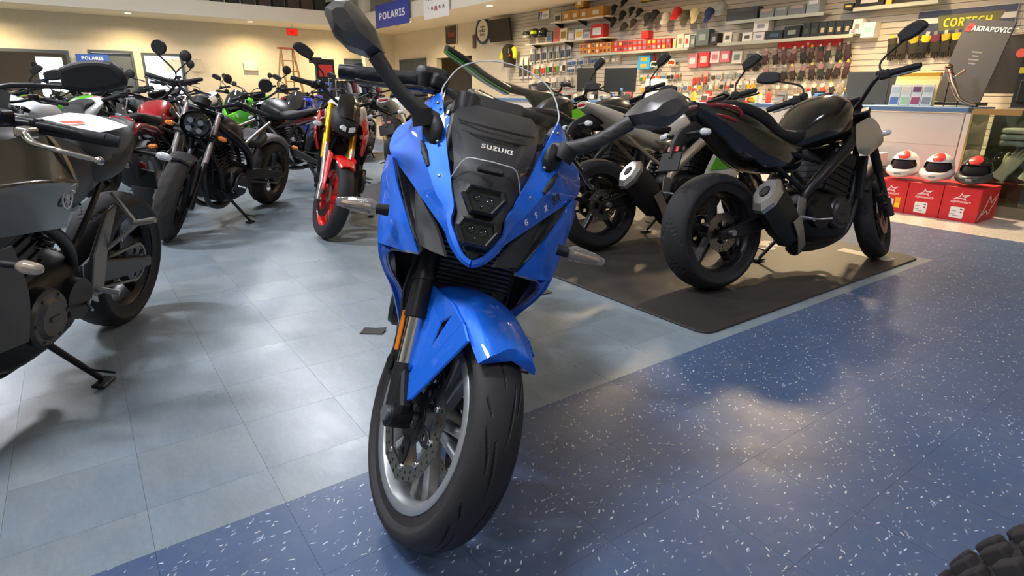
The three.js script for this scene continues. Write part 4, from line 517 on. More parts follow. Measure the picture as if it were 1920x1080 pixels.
  // the rest of the bike behind the fairing
  const tank = P('fuel_tank', loftX([[-.52, .9, .08, .06, .1, 2.6], [-.58, .92, .14, .09, .16, 2.6], [-.7, .92, .16, .1, .16, 2.5], [-.85, .88, .13, .08, .13, 2.6], [-.95, .84, .09, .04, .09, 2.8]], { n: 28 }), heroBlue); add(tank, 'tank_cap', cyl(.04, .042, .012, 20).translate(-.64, 1.022, 0), satinBlack);
  P('seat', loftX([[-.92, .84, .1, .02, .05, 2.6], [-1.08, .82, .13, .02, .05, 2.8], [-1.2, .84, .12, .02, .05, 2.8], [-1.28, .9, .09, .03, .05, 2.6], [-1.45, .94, .07, .025, .04, 2.6]]), seatMat);
  const tl = P('tail_cowl', loftX([[-.98, .76, .1, .05, .08, 3], [-1.15, .78, .12, .05, .08, 3], [-1.35, .86, .11, .05, .08, 2.6], [-1.52, .93, .085, .03, .05, 2.4], [-1.64, .97, .05, .015, .025, 2.2]]), heroBlue); add(tl, 'tail_light', rbox(.03, .03, .09, .012).translate(-1.635, .962, 0), redLens);
  const eng = P('engine', engineGeo().translate(-.13, 0, 0), engineBlack); for (const s of [1, -1]) add(eng, 'engine_cover', cyl(.09, .096, .014, 28, 'z').translate(-.75, .36, s * .187), darkAlu);
  P('frame', both(tube([[-.45, .9, .03], [-.6, .78, .16], [-.84, .62, .165], [-.98, .46, .13]], [.03, .034, .034, .03], { rs: 8 })), satinBlack);
  const sw = P('swingarm', swingGeo(1.465).translate(-.12, 0, 0), satinBlack); add(sw, 'chain', chainGeo(1.465).translate(-.12, 0, 0), M('#6d6a62', .4, .9));
  const rw = P('rear_wheel', rimGeo(.22, .18, 5, true), rimSilver); rw.position.set(-1.585, .315, 0); add(rw, 'tyre', tyreGeo(.315, .18, .222, 72, 18), rubber); add(rw, 'brake_disc', petal(.12, .07), steel).position.z = .08;
  P('exhaust_pipe', headers().translate(-.13, 0, 0), darkAlu); P('muffler', merge([tube([[-.98, .16, .03], [-1.05, .2, .12], [-1.12, .26, .15]], .026, { rs: 10 }), tube([[-1.12, .26, .15], [-1.18, .29, .155], [-1.35, .38, .165], [-1.42, .42, .17]], [.03, .055, .06, .05], { rs: 14 })]), satinBlack);
  for (const s of [1, -1]) P('footpeg', merge([bar([-1.05, .36, s * .15], [-1.07, .35, s * .25], .011, 8), ext([[-1.11, .28], [-1.02, .34], [-1.01, .46], [-1.07, .48]], .01, { bevel: .002 }).translate(0, 0, s * .15)]), alu);
  P('sidestand', sideStand(-.86, 13.5, .27), satinBlack);
  stand(g, yawOf(Math.sin(2.98 * RAD), Math.cos(2.98 * RAD)), 13.5, V(-.2569, 0, -1.1247), .122);
}
// ---------- motorcycles that can be seen well ----------
const PT = (x, z) => V(x, 0, z);
function between(rx, rz, fx, fz) { return { heading: yawOf(fx - rx, fz - rz), front: PT(fx, fz) }; }
function facing(fx, fz, deg) { const p = deg * RAD; return { heading: yawOf(Math.sin(p), Math.cos(p)), front: PT(fx, fz) }; }  // deg from +z towards +x
// black naked bike on the mat, seen from behind
bike({ name: 'naked_motorcycle', label: 'glossy black naked motorcycle with short silver-tipped muffler standing on the dark mat', style: 'naked', ...between(1.135, -3.13, 2.42, -3.80), lift: .0115, wb: 1.455, Wr: .185, Rr: .32, steer: 24, lean: 9, hiTread: true, usd: true, body: glossBlack, tail: glossBlack, shroud: M('#b9ad9a', .35, .3), tube: darkAlu, exh: 'stub', bar: [.39, .16, -.1], lever: alu, discs: [1, -1], variant: 'z', tailLight: M('#5a0a0c', .25, 0, { clearcoat: 1 }), seatSecs: [[-.78, .84, .08, .03, .05, 2.6], [-.9, .82, .125, .03, .06, 2.8], [-1.05, .84, .13, .03, .05, 2.8], [-1.14, .92, .11, .04, .06, 2.6], [-1.32, .985, .095, .03, .05, 2.6], [-1.42, 1.0, .05, .015, .02, 2.4]], tankSecs: [[-.40, .9, .07, .06, .12, 2.6], [-.46, .92, .14, .11, .16, 2.6], [-.58, .91, .17, .14, .16, 2.5], [-.72, .88, .155, .12, .14, 2.6], [-.84, .83, .1, .06, .1, 2.8], [-.88, .81, .07, .03, .06, 2.6]], tailSecs: [[-.84, .72, .09, .06, .1, 3], [-1.03, .75, .125, .08, .14, 3], [-1.26, .85, .13, .1, .2, 2.5], [-1.45, .935, .11, .06, .14, 2.3], [-1.6, .99, .06, .02, .05, 2.2]], shroudY: .7 });
{ const z = scene.children[scene.children.length - 1], tl = M('#7a1114', .22, 0, { clearcoat: 1 }); for (const s of [1, -1]) { const q = merge([tube([[-1.585, .985, .045], [-1.5, .985, .092], [-1.4, .962, .122], [-1.37, .93, .128]], .011, { rs: 8, flat: .8 }), tube([[-1.57, .955, .05], [-1.48, .93, .1], [-1.4, .9, .122]], .009, { rs: 8, flat: .8 })]); add(z, 'side_tail_light', s > 0 ? q : mirZ(q), tl); } }
// white, black and green sport bike on the mat
bike({ name: 'sport_motorcycle', label: 'white and black sport motorcycle with green accents parked on the mat', style: 'sport', ...between(.57, -3.95, 1.86, -4.6), lift: .0115, wb: 1.41, Wr: .16, steer: 20, lean: 9, body: M('#cfc6b6', .3, .1, { clearcoat: 1 }), tail: M('#c9bfae', .3, .1, { clearcoat: 1 }), rimTape: M('#3a9a20', .4), panel: M('#4fa51e', .4), fairing: M('#d9d3c6', .3), frame: M('#a79b88', .4, .5), exh: 'stub', bar: [.33, .05, -.06] });
// red and white naked bike with gold fork
bike({ name: 'naked_motorcycle', label: 'red and white naked motorcycle with gold fork and red wheels', style: 'naked', ...facing(-1.4, -4.3, 10), wb: 1.37, Wf: .11, Wr: .15, steer: 24, lean: 10, usd: true, body: M('#f1eee8', .3, 0, { clearcoat: 1 }), tail: M('#c8141a', .3), fender: M('#e01912', .25, 0, { clearcoat: 1 }), rim: M('#d8160f', .3, 0, { clearcoat: 1 }), gold: goldMat, fork: goldMat, shroud: M('#df1a14', .25, 0, { clearcoat: 1 }), flyscreen: true, bar: [.37, .1, -.09] });
// dark bobber with chrome fork tubes
bike({ name: 'cruiser_motorcycle', label: 'dark bobber cruiser with round headlight, chrome fork tubes and fat front tyre', style: 'cruiser', ...facing(-2.52, -4.2, -4), wb: 1.49, Rf: .315, Wf: .14, rimF: .21, Rr: .32, Wr: .16, rimR: .21, rake: 28, steer: 22, lean: 11, tread: 'block', worn: true, body: M('#3c3c40', .3, .4), tail: M('#77757c', .4, .3), fender: M('#3a3a3c', .45), fenderSpan: [72, 128], head: 'round', mirrors: 'round', bar: [.4, .1, -.12], forkZ: .11, exh: 'low', tube: M('#e2e2e4', .2, .85) });
// near matt black bike, cut by the picture edge: wide tank with gloss side scoops
{
  const nearPose = facing(-1.715, -1.17, 7);
  const n = bike({ name: 'naked_motorcycle', variant: 'near', label: 'matte black naked motorcycle with a round silver tuning-fork badge and bare silver levers', style: 'naked', ...nearPose, wb: 1.43, steer: 0, lean: 10, body: M('#2b2a29', .4, .25), tail: M('#3a3938', .5), seat: M('#2f2e2d', .55), lever: M('#b9b2a6', .25, .95), bar: [.46, .085, -.11], leverPts: [[-.33, 1.012, .32], [-.275, 1.0, .37], [-.262, .994, .43], [-.285, .978, .52]], sigMat: M('#a89a86', .25, .1, { clearcoat: 1 }), mirrorRise: .15, sig: [-.29, .66, .27], frameR: .65, frame: M('#34322f', .45, .4), coverMat: M('#5a554f', .45, .7), engine: M('#2a2826', .45, .5), hiTread: true,
    tankSecs: [[-.42, .86, .08, .06, .1, 2.6], [-.5, .88, .15, .09, .16, 2.6], [-.68, .87, .185, .1, .2, 2.6], [-.88, .84, .18, .09, .2, 2.6], [-1.02, .8, .13, .05, .14, 2.6]], seatSecs: [[-.94, .83, .1, .02, .08, 2.6], [-1.06, .82, .155, .03, .1, 2.6], [-1.2, .85, .165, .05, .12, 2.6], [-1.33, .9, .13, .05, .1, 2.5], [-1.42, .93, .06, .02, .04, 2.4]] });
  for (const s of [1, -1]) {
    const f = q => s > 0 ? q : mirZ(q);
    const sc = add(n, 'tank_scoop', f(patch([[[-.33, .9, .16], [-.5, .95, .165], [-.69, .955, .16]], [[-.29, .86, .225], [-.5, .855, .24], [-.705, .825, .225]], [[-.3, .835, .235], [-.5, .83, .245], [-.708, .8, .23]], [[-.36, .7, .19], [-.55, .68, .205], [-.715, .655, .19]]], { nu: 5, nv: 5, th: .006, crease: 25 })), M('#131315', .22, .1, { clearcoat: .6 }));
    add(sc, 'scoop_trim', f(tube([[-.69, .958, .165], [-.7, .9, .205], [-.709, .826, .231], [-.711, .795, .233]], .006, { rs: 6 })), M('#b5a27e', .3, .8)); add(sc, 'scoop_edge_highlight', f(tube([[-.295, .85, .234], [-.5, .846, .246], [-.7, .815, .232]], .004, { rs: 6 })), alu);  // bright tube along the scoop crease paints its white highlight; the trim is real
    if (s < 0) add(sc, 'badge', merge([new THREE.TorusGeometry(.031, .0035, 8, 28), ...[0, 1, 2].map(i => box(.004, .054, .003).rotateZ(i * 1.047)), new THREE.TorusGeometry(.012, .002, 6, 16)]).rotateY(.1).translate(-.662, .765, -.232), M('#d4d2ce', .3, .6));
    add(n, 'radiator_side', f(patch([[[-.28, .64, .16], [-.44, .66, .2]], [[-.3, .48, .17], [-.48, .5, .21]], [[-.36, .32, .14], [-.5, .33, .19]]], { th: .006 })), M('#55504a', .55));
    const rs = add(n, 'rearset_plate', f(ext([[-.88, .34], [-.9, .5], [-1.0, .64], [-1.07, .66], [-1.0, .5], [-.96, .33]], .018, { bevel: .004 }).translate(0, 0, .175)), M('#6f6c68', .4, .7)); add(rs, 'strut', f(merge([bar([-1.0, .5, .18], [-1.06, .6, .26], .008, 8), bar([-1.1, .7, .15], [-1.06, .6, .26], .009, 8)])), M('#8d8983', .35, .8)); add(rs, 'passenger_peg', f(bar([-1.06, .6, .25], [-1.05, .63, .33], .012, 10)), M('#b5b1a8', .35, .8));
  }
  const pp = new THREE.Group(); pp.name = numbered('price_sheet'); scene.add(tag(pp, 'white paper sheet with a red strip lying on the matte black tank and seat', 'paper')); pp.position.copy(n.position); pp.rotation.copy(n.rotation);
  add(pp, 'sheet', patch([[[-.84, .972, -.16], [-.84, .985, -.02], [-.84, .98, .09]], [[-1.02, .94, -.15], [-1.02, .952, -.02], [-1.02, .945, .09]], [[-1.28, .945, -.13], [-1.28, .965, -.01], [-1.28, .958, .09]]], { th: .0006 }), M('#f1efe9', .7)); add(pp, 'red_strip', patch([[[-.96, .956, -.07], [-.96, .96, -.05]], [[-1.1, .951, -.065], [-1.1, .955, -.045]]], { th: .0006 }).translate(0, .004, 0), M('#d5553c', .7));
}
// ---------- more motorcycles in the rows behind ----------
const gl = (hex, r = .25) => M(hex, r, .05, { clearcoat: 1, clearcoatRoughness: .08 });
const sight = (px, Z) => [Z * (px - 960) * .000867, -Z];          // a spot at depth Z seen in the direction of column px
function row(o, x, z, deg) { const p = deg * RAD; return bike({ ...o, heading: yawOf(Math.sin(p), Math.cos(p)), front: PT(x, z) }); }
const awayFrom = (rx, rz, deg, wb) => { const p = deg * RAD; return { heading: yawOf(Math.sin(p), Math.cos(p)), front: PT(rx + wb * Math.sin(p), rz + wb * Math.cos(p)) }; };
bike({ name: 'roadster_motorcycle', amber: true, label: 'red roadster with black oval tank badge and amber signals behind the dark bobber', style: 'classic', ...between(-2.9, -4.8, -3.32, -6.18), wb: 1.44, Rf: .32, Wf: .12, Rr: .32, Wr: .15, steer: 10, lean: 9, body: gl('#a8121c'), tail: gl('#8e1018'), badge: blackPlastic, fork: chrome, head: 'round', mirrors: 'round', bar: [.4, .12, -.14], pipe: chrome, muffler: chrome, exh: 'low', coverMat: chrome, rim: alu });
bike({ name: 'scrambler_motorcycle', label: 'black scrambler with flat seat and round tail badge behind the red and white motorcycle', style: 'classic', ...between(-2.12, -6.85, -3.2, -7.8), wb: 1.44, Rr: .32, Wr: .17, lean: 9, tread: 'block', body: M('#1d1d20', .4), tail: gl('#5a0f14'), head: 'round', mirrors: 'round', bar: [.41, .1, -.1], exh: 'low' });
bike({ name: 'sport_motorcycle', label: 'white and black sport motorcycle with bronze brake disc behind the red and white motorcycle', style: 'sport', ...awayFrom(-1.11, -6.0, 184, 1.4), lift: .0085, wb: 1.4, lean: 9, body: gl('#dedede'), tail: gl('#e4e3e0'), panel: gl('#a3121a'), frame: M('#9c7a52', .4, .6), bar: [.32, .05, -.05] });
bike({ name: 'naked_motorcycle', label: 'black and grey naked motorcycle beyond the white and green sport bike on the mat', style: 'naked', ...between(.14, -4.8, 1.42, -5.45), lift: .0115, wb: 1.43, lean: 9, steer: 18, body: M('#2a2b2d', .35, .2), bar: [.38, .09, -.1], shroud: M('#70757a', .4) });
bike({ name: 'naked_motorcycle', label: 'black and lime naked motorcycle, third in line from the glossy black one on the mat', style: 'naked', ...between(-.28, -5.6, 1.0, -6.25), lift: .0115, wb: 1.43, lean: 9, steer: 18, body: M('#2c2e2c', .35, .2), tail: gl('#161618'), bar: [.38, .09, -.1], shroud: gl('#67b81f') });
// dirt bike raised on a lift stand behind the blue sport bike
{ const c = between(-.72, -6.55, .58, -7.2), d = bike({ name: 'dirt_motorcycle', label: 'black and green dirt bike raised on a lift stand behind the blue sport bike', style: 'dirt', ...c, wb: 1.48, Rf: .345, Wf: .085, rimF: .27, Rr: .33, Wr: .11, rimR: .245, wire: true, tread: 'knob', lean: 0, mirrors: false, body: M('#22261f', .4), under: gl('#2f8f2a'), tail: M('#181c19', .4), seat: seatMat, head: 'none', dash: false, bar: [.4, .1, -.08], exh: 'high', muffler: alu, tailSecs: [[-.95, .9, .1, .04, .06, 3], [-1.25, .97, .1, .045, .055, 3], [-1.5, 1.06, .09, .045, .05, 3], [-1.72, 1.13, .06, .035, .035, 3]] }); d.rotation.z = -.215; d.position.y = .0115; const lift = thing('lift_stand', 'low black steel lift stand under the dirt bike', 'stand', null, V(-.66, .0115, -6.6), c.heading); add(lift, 'top_plate', rbox(.34, .02, .22, .006).translate(0, .24, 0), satinBlack); add(lift, 'stand_base', rbox(.42, .02, .34, .006).translate(0, .011, 0), satinBlack); for (const [x, z] of [[-1, -1], [-1, 1], [1, -1], [1, 1]]) add(lift, 'leg', bar([x * .18, .02, z * .14], [x * .13, .23, z * .08], .014), satinBlack); }
const crowd = [
  ['sport_motorcycle', 'pearl white sport motorcycle among the packed rows by the window', { style: 'sport', body: gl('#e6e9ec'), panel: gl('#26314e'), tail: gl('#d9dde2') }, -4.05, -4.4, 4],
  ['cruiser_motorcycle', 'silver cruiser with chrome pipes among the packed rows by the window', { style: 'cruiser', wb: 1.5, Rf: .32, body: M('#b9bcc2', .2, .6), fork: chrome, head: 'round', headMat: chrome, mirrors: 'round', bar: [.42, .14, -.16], pipe: chrome, muffler: chrome, exh: 'low', coverMat: chrome }, -4.15, -8.05, 180],
  ['sport_motorcycle', 'green and black sport motorcycle behind the matte black one', { style: 'sport', body: gl('#55c41c'), panel: blackPlastic, tail: gl('#4fb81a'), fairing: M('#46484c', .4) }, -5.1, -8.05, 181],
  ['touring_motorcycle', 'white touring motorcycle with dark mirrors in front of the office window', { style: 'sport', body: gl('#dfe3ea'), tail: M('#8d9299', .3, .3), panel: M('#33363c', .5) }, -6.05, -8.0, 179],
  ['cruiser_motorcycle', 'black cruiser with tall bars among the packed rows by the window', { style: 'cruiser', wb: 1.5, body: gl('#15161a'), head: 'round', headMat: chrome, fork: chrome, mirrors: 'round', bar: [.42, .2, -.16], pipe: chrome, muffler: chrome, exh: 'low' }, -7.35, -9.4, 2],
  ['naked_motorcycle', 'grey naked motorcycle with black tail box behind the red roadster', { style: 'naked', body: M('#9a9ca0', .3, .4), tail: blackPlastic }, -6.4, -9.4, 1],
  ['dirt_motorcycle', 'white dirt bike with high fender in front of the bright glass door', { style: 'dirt', wb: 1.45, Rf: .345, Wf: .085, rimF: .27, Rr: .33, Wr: .11, rimR: .245, wire: true, tread: 'knob', mirrors: false, body: M('#e8e8e4', .4), tail: M('#e8e8e4', .4), head: 'none', dash: false, bar: [.41, .12, -.08], exh: 'high', muffler: alu }, -5.45, -9.4, 3],
  ['adventure_motorcycle', 'tall black adventure motorcycle in front of the bright glass door', { style: 'naked', flyscreen: true, body: M('#2c2f33', .4), bar: [.42, .17, -.12], mirrors: 'round' }, -10.2, -13.3, 178],
  ['sport_motorcycle', 'lime green sport motorcycle behind the dark bobber', { style: 'sport', body: gl('#62d020'), tail: gl('#58c41d'), panel: blackPlastic }, -4.5, -9.4, 2],
  ['scrambler_motorcycle', 'red and black scrambler with twin round mirrors along the far wall', { style: 'classic', body: gl('#b0161c'), tail: blackPlastic, head: 'round', mirrors: 'round', bar: [.41, .14, -.1], tread: 'block' }, -5.25, -13.3, 180],
  ['sport_motorcycle', 'royal blue sport motorcycle behind the black scrambler', { style: 'sport', body: gl('#1530c8'), fairing: gl('#1733d4'), tail: gl('#1228a8'), panel: gl('#1530c8') }, -3.55, -9.4, 2],
  ['naked_motorcycle', 'dark naked motorcycle with wide bars in front of the steel clothes rack', { style: 'naked', body: M('#26272b', .35, .2), tail: blackPlastic, bar: [.4, .12, -.1] }, -2.6, -9.2, 1],
  ['naked_motorcycle', 'black naked motorcycle with red shrouds beyond the bronze-disc sport bike', { style: 'naked', body: M('#1c1c1f', .35), shroud: gl('#b8141a') }, -1.65, -9.4, 0],
  ['cruiser_motorcycle', 'dark blue cruiser at the end of the packed rows', { style: 'cruiser', wb: 1.5, body: gl('#1f2d55'), head: 'round', headMat: chrome, mirrors: 'round', bar: [.42, .14, -.16], fork: chrome, exh: 'low' }, -8.2, -13.3, 180],
  ['sport_motorcycle', 'grey and yellow sport motorcycle near the office window', { style: 'sport', body: M('#6d6a5a', .35, .2), tail: gl('#d6b02a'), panel: gl('#d6b02a') }, -9.2, -13.3, 178],
  ['naked_motorcycle', 'silver naked motorcycle near the dark grey door', { style: 'naked', body: M('#b4b6ba', .25, .5), tail: blackPlastic }, -7.2, -13.3, 181],
  ['classic_motorcycle', 'cream classic motorcycle near the far wall', { style: 'classic', body: gl('#d8ceb4'), head: 'round', headMat: chrome, mirrors: 'round', fork: chrome, bar: [.4, .13, -.12] }, -6.2, -13.3, 180],
  ['naked_motorcycle', 'black naked motorcycle just left of the wooden ladder', { style: 'naked', body: glossBlack }, -4.28, -13.3, 180],
];
for (const [name, label, o, px, Z, deg] of crowd) row({ name, label, lean: 9, steer: rr(-8, 20), ...o }, px, Z, deg);
// ---------- mat, counter, boxes with helmets ----------
const matTex = canvasTex(1024, 512, (c, w, h) => { c.fillStyle = '#2b2827'; c.fillRect(0, 0, w, h); for (let i = 0; i < 1400; i++) { c.globalAlpha = rr(.05, .3); c.fillStyle = pick(['#3a3533', '#1f1d1d', '#4a4340', '#332e2c']); c.fillRect(rnd() * w, rnd() * h, rr(60, 300), rr(1, 5)); } c.globalAlpha = 1; });
{
  const g = thing('display_mat', 'large charcoal wood-grain mat under the row of motorcycles beside the blue aisle', 'mat', null, AB(0, 0, 0), FACE_B);
  // local x along A, local z along -B
  const a0 = 2.17, a1 = 4.5, b0 = 1.47, b1 = 6.6, s = new THREE.Shape(), r = .08; s.moveTo(a0 + r, b0); s.lineTo(a1 - r, b0); s.quadraticCurveTo(a1, b0, a1, b0 + r); s.lineTo(a1, b1); s.lineTo(a0, b1); s.lineTo(a0, b0 + r); s.quadraticCurveTo(a0, b0, a0 + r, b0);
  const ge = ext(s, .011, { bevel: .005, seg: 2 }); const uv = ge.attributes.uv, p = ge.attributes.position; for (let i = 0; i < uv.count; i++) uv.setXY(i, p.getX(i) / 2.2, p.getY(i) / 1.1); ge.rotateX(-Math.PI / 2).translate(0, .0056, 0);
  add(g, 'mat_sheet', ge, new THREE.MeshPhysicalMaterial({ map: matTex, roughness: .55 }));
  // white lettering printed on the mat, partly under the wheels
  const L = (str, size, x, b, rot) => add(g, 'mat_lettering', text(str, size, .0012).rotateX(-Math.PI / 2).rotateY(rot).translate(x, .0112, -b), M('#c9c2b4', .6));
  L('S8', .3, 3.93, 2.36, -Math.PI / 2); add(g, 'mat_stripe', box(.11, .0012, .34).translate(4.26, .0118, -1.72), M('#c9c2b4', .6));
}
const counterMat = M('#d9d2c6', .6), blueTop = M('#5f7fa6', .45);
{
  const cEnd = toAB(onA(1812, 201, 6.8))[2], L = 8.6, g = thing('sales_counter', 'long cream sales counter with a slate blue edge band', 'counter', null, AB(6.8, 0, cEnd + L / 2), FACE_A);
  add(g, 'front_panel', box(L, .86, .03).translate(0, .47, -.015), counterMat); add(g, 'plinth', box(L, .06, .03).translate(0, .03, -.06), M('#4d4a46', .7));
  add(g, 'counter_top', rbox(L + .06, .05, .72, .006).translate(0, .93, -.33), blueTop); for (const s of [-1, 1]) add(g, 'end_panel', box(.03, .9, .66).translate(s * (L / 2 - .015), .45, -.36), counterMat);
  add(g, 'panel_seam', box(L, .004, .002).translate(0, .6, .001), M('#b9b1a3', .7));
}
// helmets
function helmet(label, pos, yaw, shell, trim, visor) {
  const g = thing('helmet', label, 'helmet', null, pos, yaw), R = .125;
  const net = []; const prof = (v, u) => { const th = u * 2 * Math.PI, ph = v * 1.0; return [ph, th]; };
  const sh = new THREE.SphereGeometry(R, 40, 26, 0, Math.PI * 2, 0, 2.25); sh.scale(.95, 1.05, 1.12);
  const p = sh.attributes.position; // open the face port: push the front band inward
  const idx = sh.index.array, keep = []; for (let i = 0; i < idx.length; i += 3) { let cx = 0, cy = 0, cz = 0; for (let k = 0; k < 3; k++) { cx += p.getX(idx[i + k]) / 3; cy += p.getY(idx[i + k]) / 3; cz += p.getZ(idx[i + k]) / 3; } if (!(cz > .055 && cy < .055 && cy > -.03)) keep.push(idx[i], idx[i + 1], idx[i + 2]); } sh.setIndex(keep); sh.translate(0, .135, 0);
  add(g, 'shell', sh, shell);
  add(g, 'liner', new THREE.SphereGeometry(R * .9, 28, 18, 0, 6.283, 0, 2.3).scale(.94, 1.03, 1.05).translate(0, .135, -.006), visor);
  add(g, 'chin_bar', tube([[-.105, .1, .02], [-.1, .085, .09], [-.05, .07, .155], [0, .066, .172], [.05, .07, .155], [.1, .085, .09], [.105, .1, .02]], [.03, .03, .031, .033, .031, .03, .03], { rs: 12, flat: 1.15 }), trim);
  add(g, 'chin_vent', rbox(.05, .018, .012, .004).translate(0, .07, .205), M('#8a8a8a', .5));
  add(g, 'crown_stripe', patch([[[-.028, .262, .03], [0, .269, .03], [.028, .262, .03]], [[-.05, .232, .09], [0, .24, .094], [.05, .232, .09]], [[-.03, .2, .122], [0, .203, .127], [.03, .2, .122]]], { th: .003 }), trim === shell ? visor : M('#c22a2c', .35));
  return g;
}
// red boxes in front of the counter, helmets on top
const starTex = (front, withYellow) => canvasTex(256, 256, (c, w, h) => {
  c.fillStyle = '#cf2326'; c.fillRect(0, 0, w, h); c.fillStyle = '#f0d9d6'; c.strokeStyle = '#f0d9d6';
  if (front) { c.save(); c.translate(128, 62); c.beginPath(); c.moveTo(-44, 20); c.lineTo(-12, 2); c.lineTo(-2, -22); c.lineTo(10, -4); c.lineTo(48, -14); c.lineTo(22, 8); c.lineTo(30, 24); c.lineTo(6, 14); c.closePath(); c.lineWidth = 7; c.stroke(); c.restore(); c.font = 'bold italic 26px sans-serif'; c.textAlign = 'center'; c.fillText('alpinestars', 128, 112); c.fillStyle = '#efeae6'; c.beginPath(); c.roundRect(70, 146, 96, 88, 8); c.fill(); c.fillStyle = '#7a7472'; for (const [x, y, ww] of [[80, 176, 34], [80, 200, 26], [96, 212, 40]]) c.fillRect(x, y, ww, 5); c.fillStyle = '#c23b3b'; c.beginPath(); c.arc(148, 184, 7, 0, 7); c.fill(); c.fillStyle = '#33302f'; c.fillRect(138, 158, 18, 8); if (withYellow) { c.fillStyle = '#f0a51a'; c.fillRect(178, 132, 42, 84); c.fillStyle = '#f6d21e'; c.fillRect(178, 180, 42, 36); } }
  else { c.lineWidth = 12; c.beginPath(); c.moveTo(20, 236); c.lineTo(90, 150); c.lineTo(130, 60); c.lineTo(165, 120); c.lineTo(240, 60); c.moveTo(40, 210); c.lineTo(120, 176); c.lineTo(150, 210); c.lineTo(236, 90); c.stroke(); }
});
const redSide = new THREE.MeshPhysicalMaterial({ map: starTex(false), roughness: .5 }), redPlain = M('#cf2326', .5);
{
  const e = toAB(onY(1830, 419)), W = .285, Hh = .29, D = .46, kinds = [['helmet box with a big star on its side', false], ['helmet box in the middle of the row', false], ['helmet box with a yellow and orange sticker', true]];
  for (let i = 0; i < 3; i++) {
    const g = thing('helmet_box', 'bright red cardboard ' + kinds[i][0], 'box', null, AB(6.2, .0, e[2] + W * (i + .5)), FACE_A);
    const mats = [i === 0 ? redSide : redPlain, redPlain, redPlain, redPlain, new THREE.MeshPhysicalMaterial({ map: starTex(true, kinds[i][1]), roughness: .5 }), redPlain];
    add(g, 'carton', box(W - .006, Hh, D).translate(0, Hh / 2, -D / 2), redPlain); add(g, 'printed_front', box(W - .01, Hh - .004, .002).translate(0, Hh / 2, .0012), mats[4]); if (i === 0) add(g, 'printed_side', box(.002, Hh - .004, D - .006).translate(W / 2 - .0018, Hh / 2, -D / 2), redSide); add(g, 'lid_flap', box(W - .006, .003, D).translate(0, Hh + .002, -D / 2), redPlain);
  }
  const hb = i => AB(6.2 + .19, Hh + .002, e[2] + W * (i + .5));
  helmet('glossy black motocross helmet with red cheek pads in clear plastic wrap', hb(0), FACE_A + .1, glossBlack, M('#3a3a3c', .3), M('#1c0f10', .7));
  helmet('white helmet with red crown flash on the middle red box', hb(1), FACE_A + .12, M('#e9e3da', .3), M('#d9ccc4', .35), M('#24121a', .7));
  helmet('white helmet with red crown flash on the red box with the yellow sticker', hb(2), FACE_A + .12, M('#e9e3da', .3), M('#d9ccc4', .35), M('#24121a', .7));
  const tb = thing('storage_tub', 'dark grey plastic tub behind the red boxes', 'tub', null, AB(6.5, 0, e[2] + W * 3 + .32), FACE_A); add(tb, 'tub_body', rbox(.5, .36, .44, .03).translate(0, .18, 0), M('#3f4345', .5)); add(tb, 'tub_rim', rbox(.54, .03, .48, .012).translate(0, .36, 0), M('#34383a', .5));
  const wb2 = thing('gift_box', 'white carton with faint print on the grey tub', 'box', null, AB(6.48, .376, e[2] + W * 3 + .3), FACE_A); add(wb2, 'carton', box(.36, .13, .3).translate(0, .065, 0), M('#ddd3cc', .6)); add(wb2, 'print', box(.2, .05, .001).translate(0, .07, .1506), M('#c98c8c', .7));
}
// ---------- accessories on the slatwall ----------
// a spot on the wall plane seen at a pixel: [y, b]
const WALL = RA - .063;
const wallAt = (x, y, off = 0) => { const p = onA(x, y, WALL - off); return [p.y, p.dot(dB)]; };
const place = (y, b, off) => AB(WALL - off, y, b);
const swatch = ['#c83a2e', '#d86a1e', '#e0a020', '#3a74b8', '#2b2b2f', '#8c8f92', '#d8d4cc', '#b02a34', '#4a8a4a', '#7a7f88'];
const shelves = [];
function cartonAt(label, x0, x1, y0, y1, col, opt = {}) {   // pixel box on the wall -> carton of real size
  const d = opt.d || .12, ym = (y0 + y1) / 2, yt = wallAt(x0, y0, d)[0], yb = wallAt(x1, y1, d)[0], yb2 = wallAt(x0, y1, d)[0], bl = wallAt(x0, ym, d)[1], br = wallAt(x1, ym, d)[1], w = Math.max(.03, (bl - br) * .95), h = Math.max(.03, ((yt - yb2) + (wallAt(x1, y0, d)[0] - yb)) / 2), yc = (wallAt((x0 + x1) / 2, (y0 + y1) / 2, d)[0]);
  let bot = yc - h / 2; const sh = shelves.find(q => (bl + br) / 2 < q.ba + .05 && (bl + br) / 2 > q.bb - .05 && Math.abs(bot - q.y) < .13); if (opt.bottom) bot = opt.bottom; else if (sh) bot = sh.y + .001; cartonAt.top = bot + h + .001;
  const g = thing(opt.name || 'carton', label, opt.cat || 'box', opt.group, place(bot, (bl + br) / 2, d / 2), FACE_A);
  add(g, 'carton_body', rbox(w, h, d * .96, .004, 1).translate(0, h / 2, 0), M(col, .55));
  const f = opt.face; if (f) add(g, 'printed_front', box(w * (opt.fw || .7), h * (opt.fh || .5), .002).translate(0, h * (opt.fy || .5), d * .48 + .001), M(f, .5));
  if (opt.strip) add(g, 'printed_band', box(w * .96, h * .16, .002).translate(0, h * .88, d * .48 + .001), M(opt.strip, .5));
  return g;
}
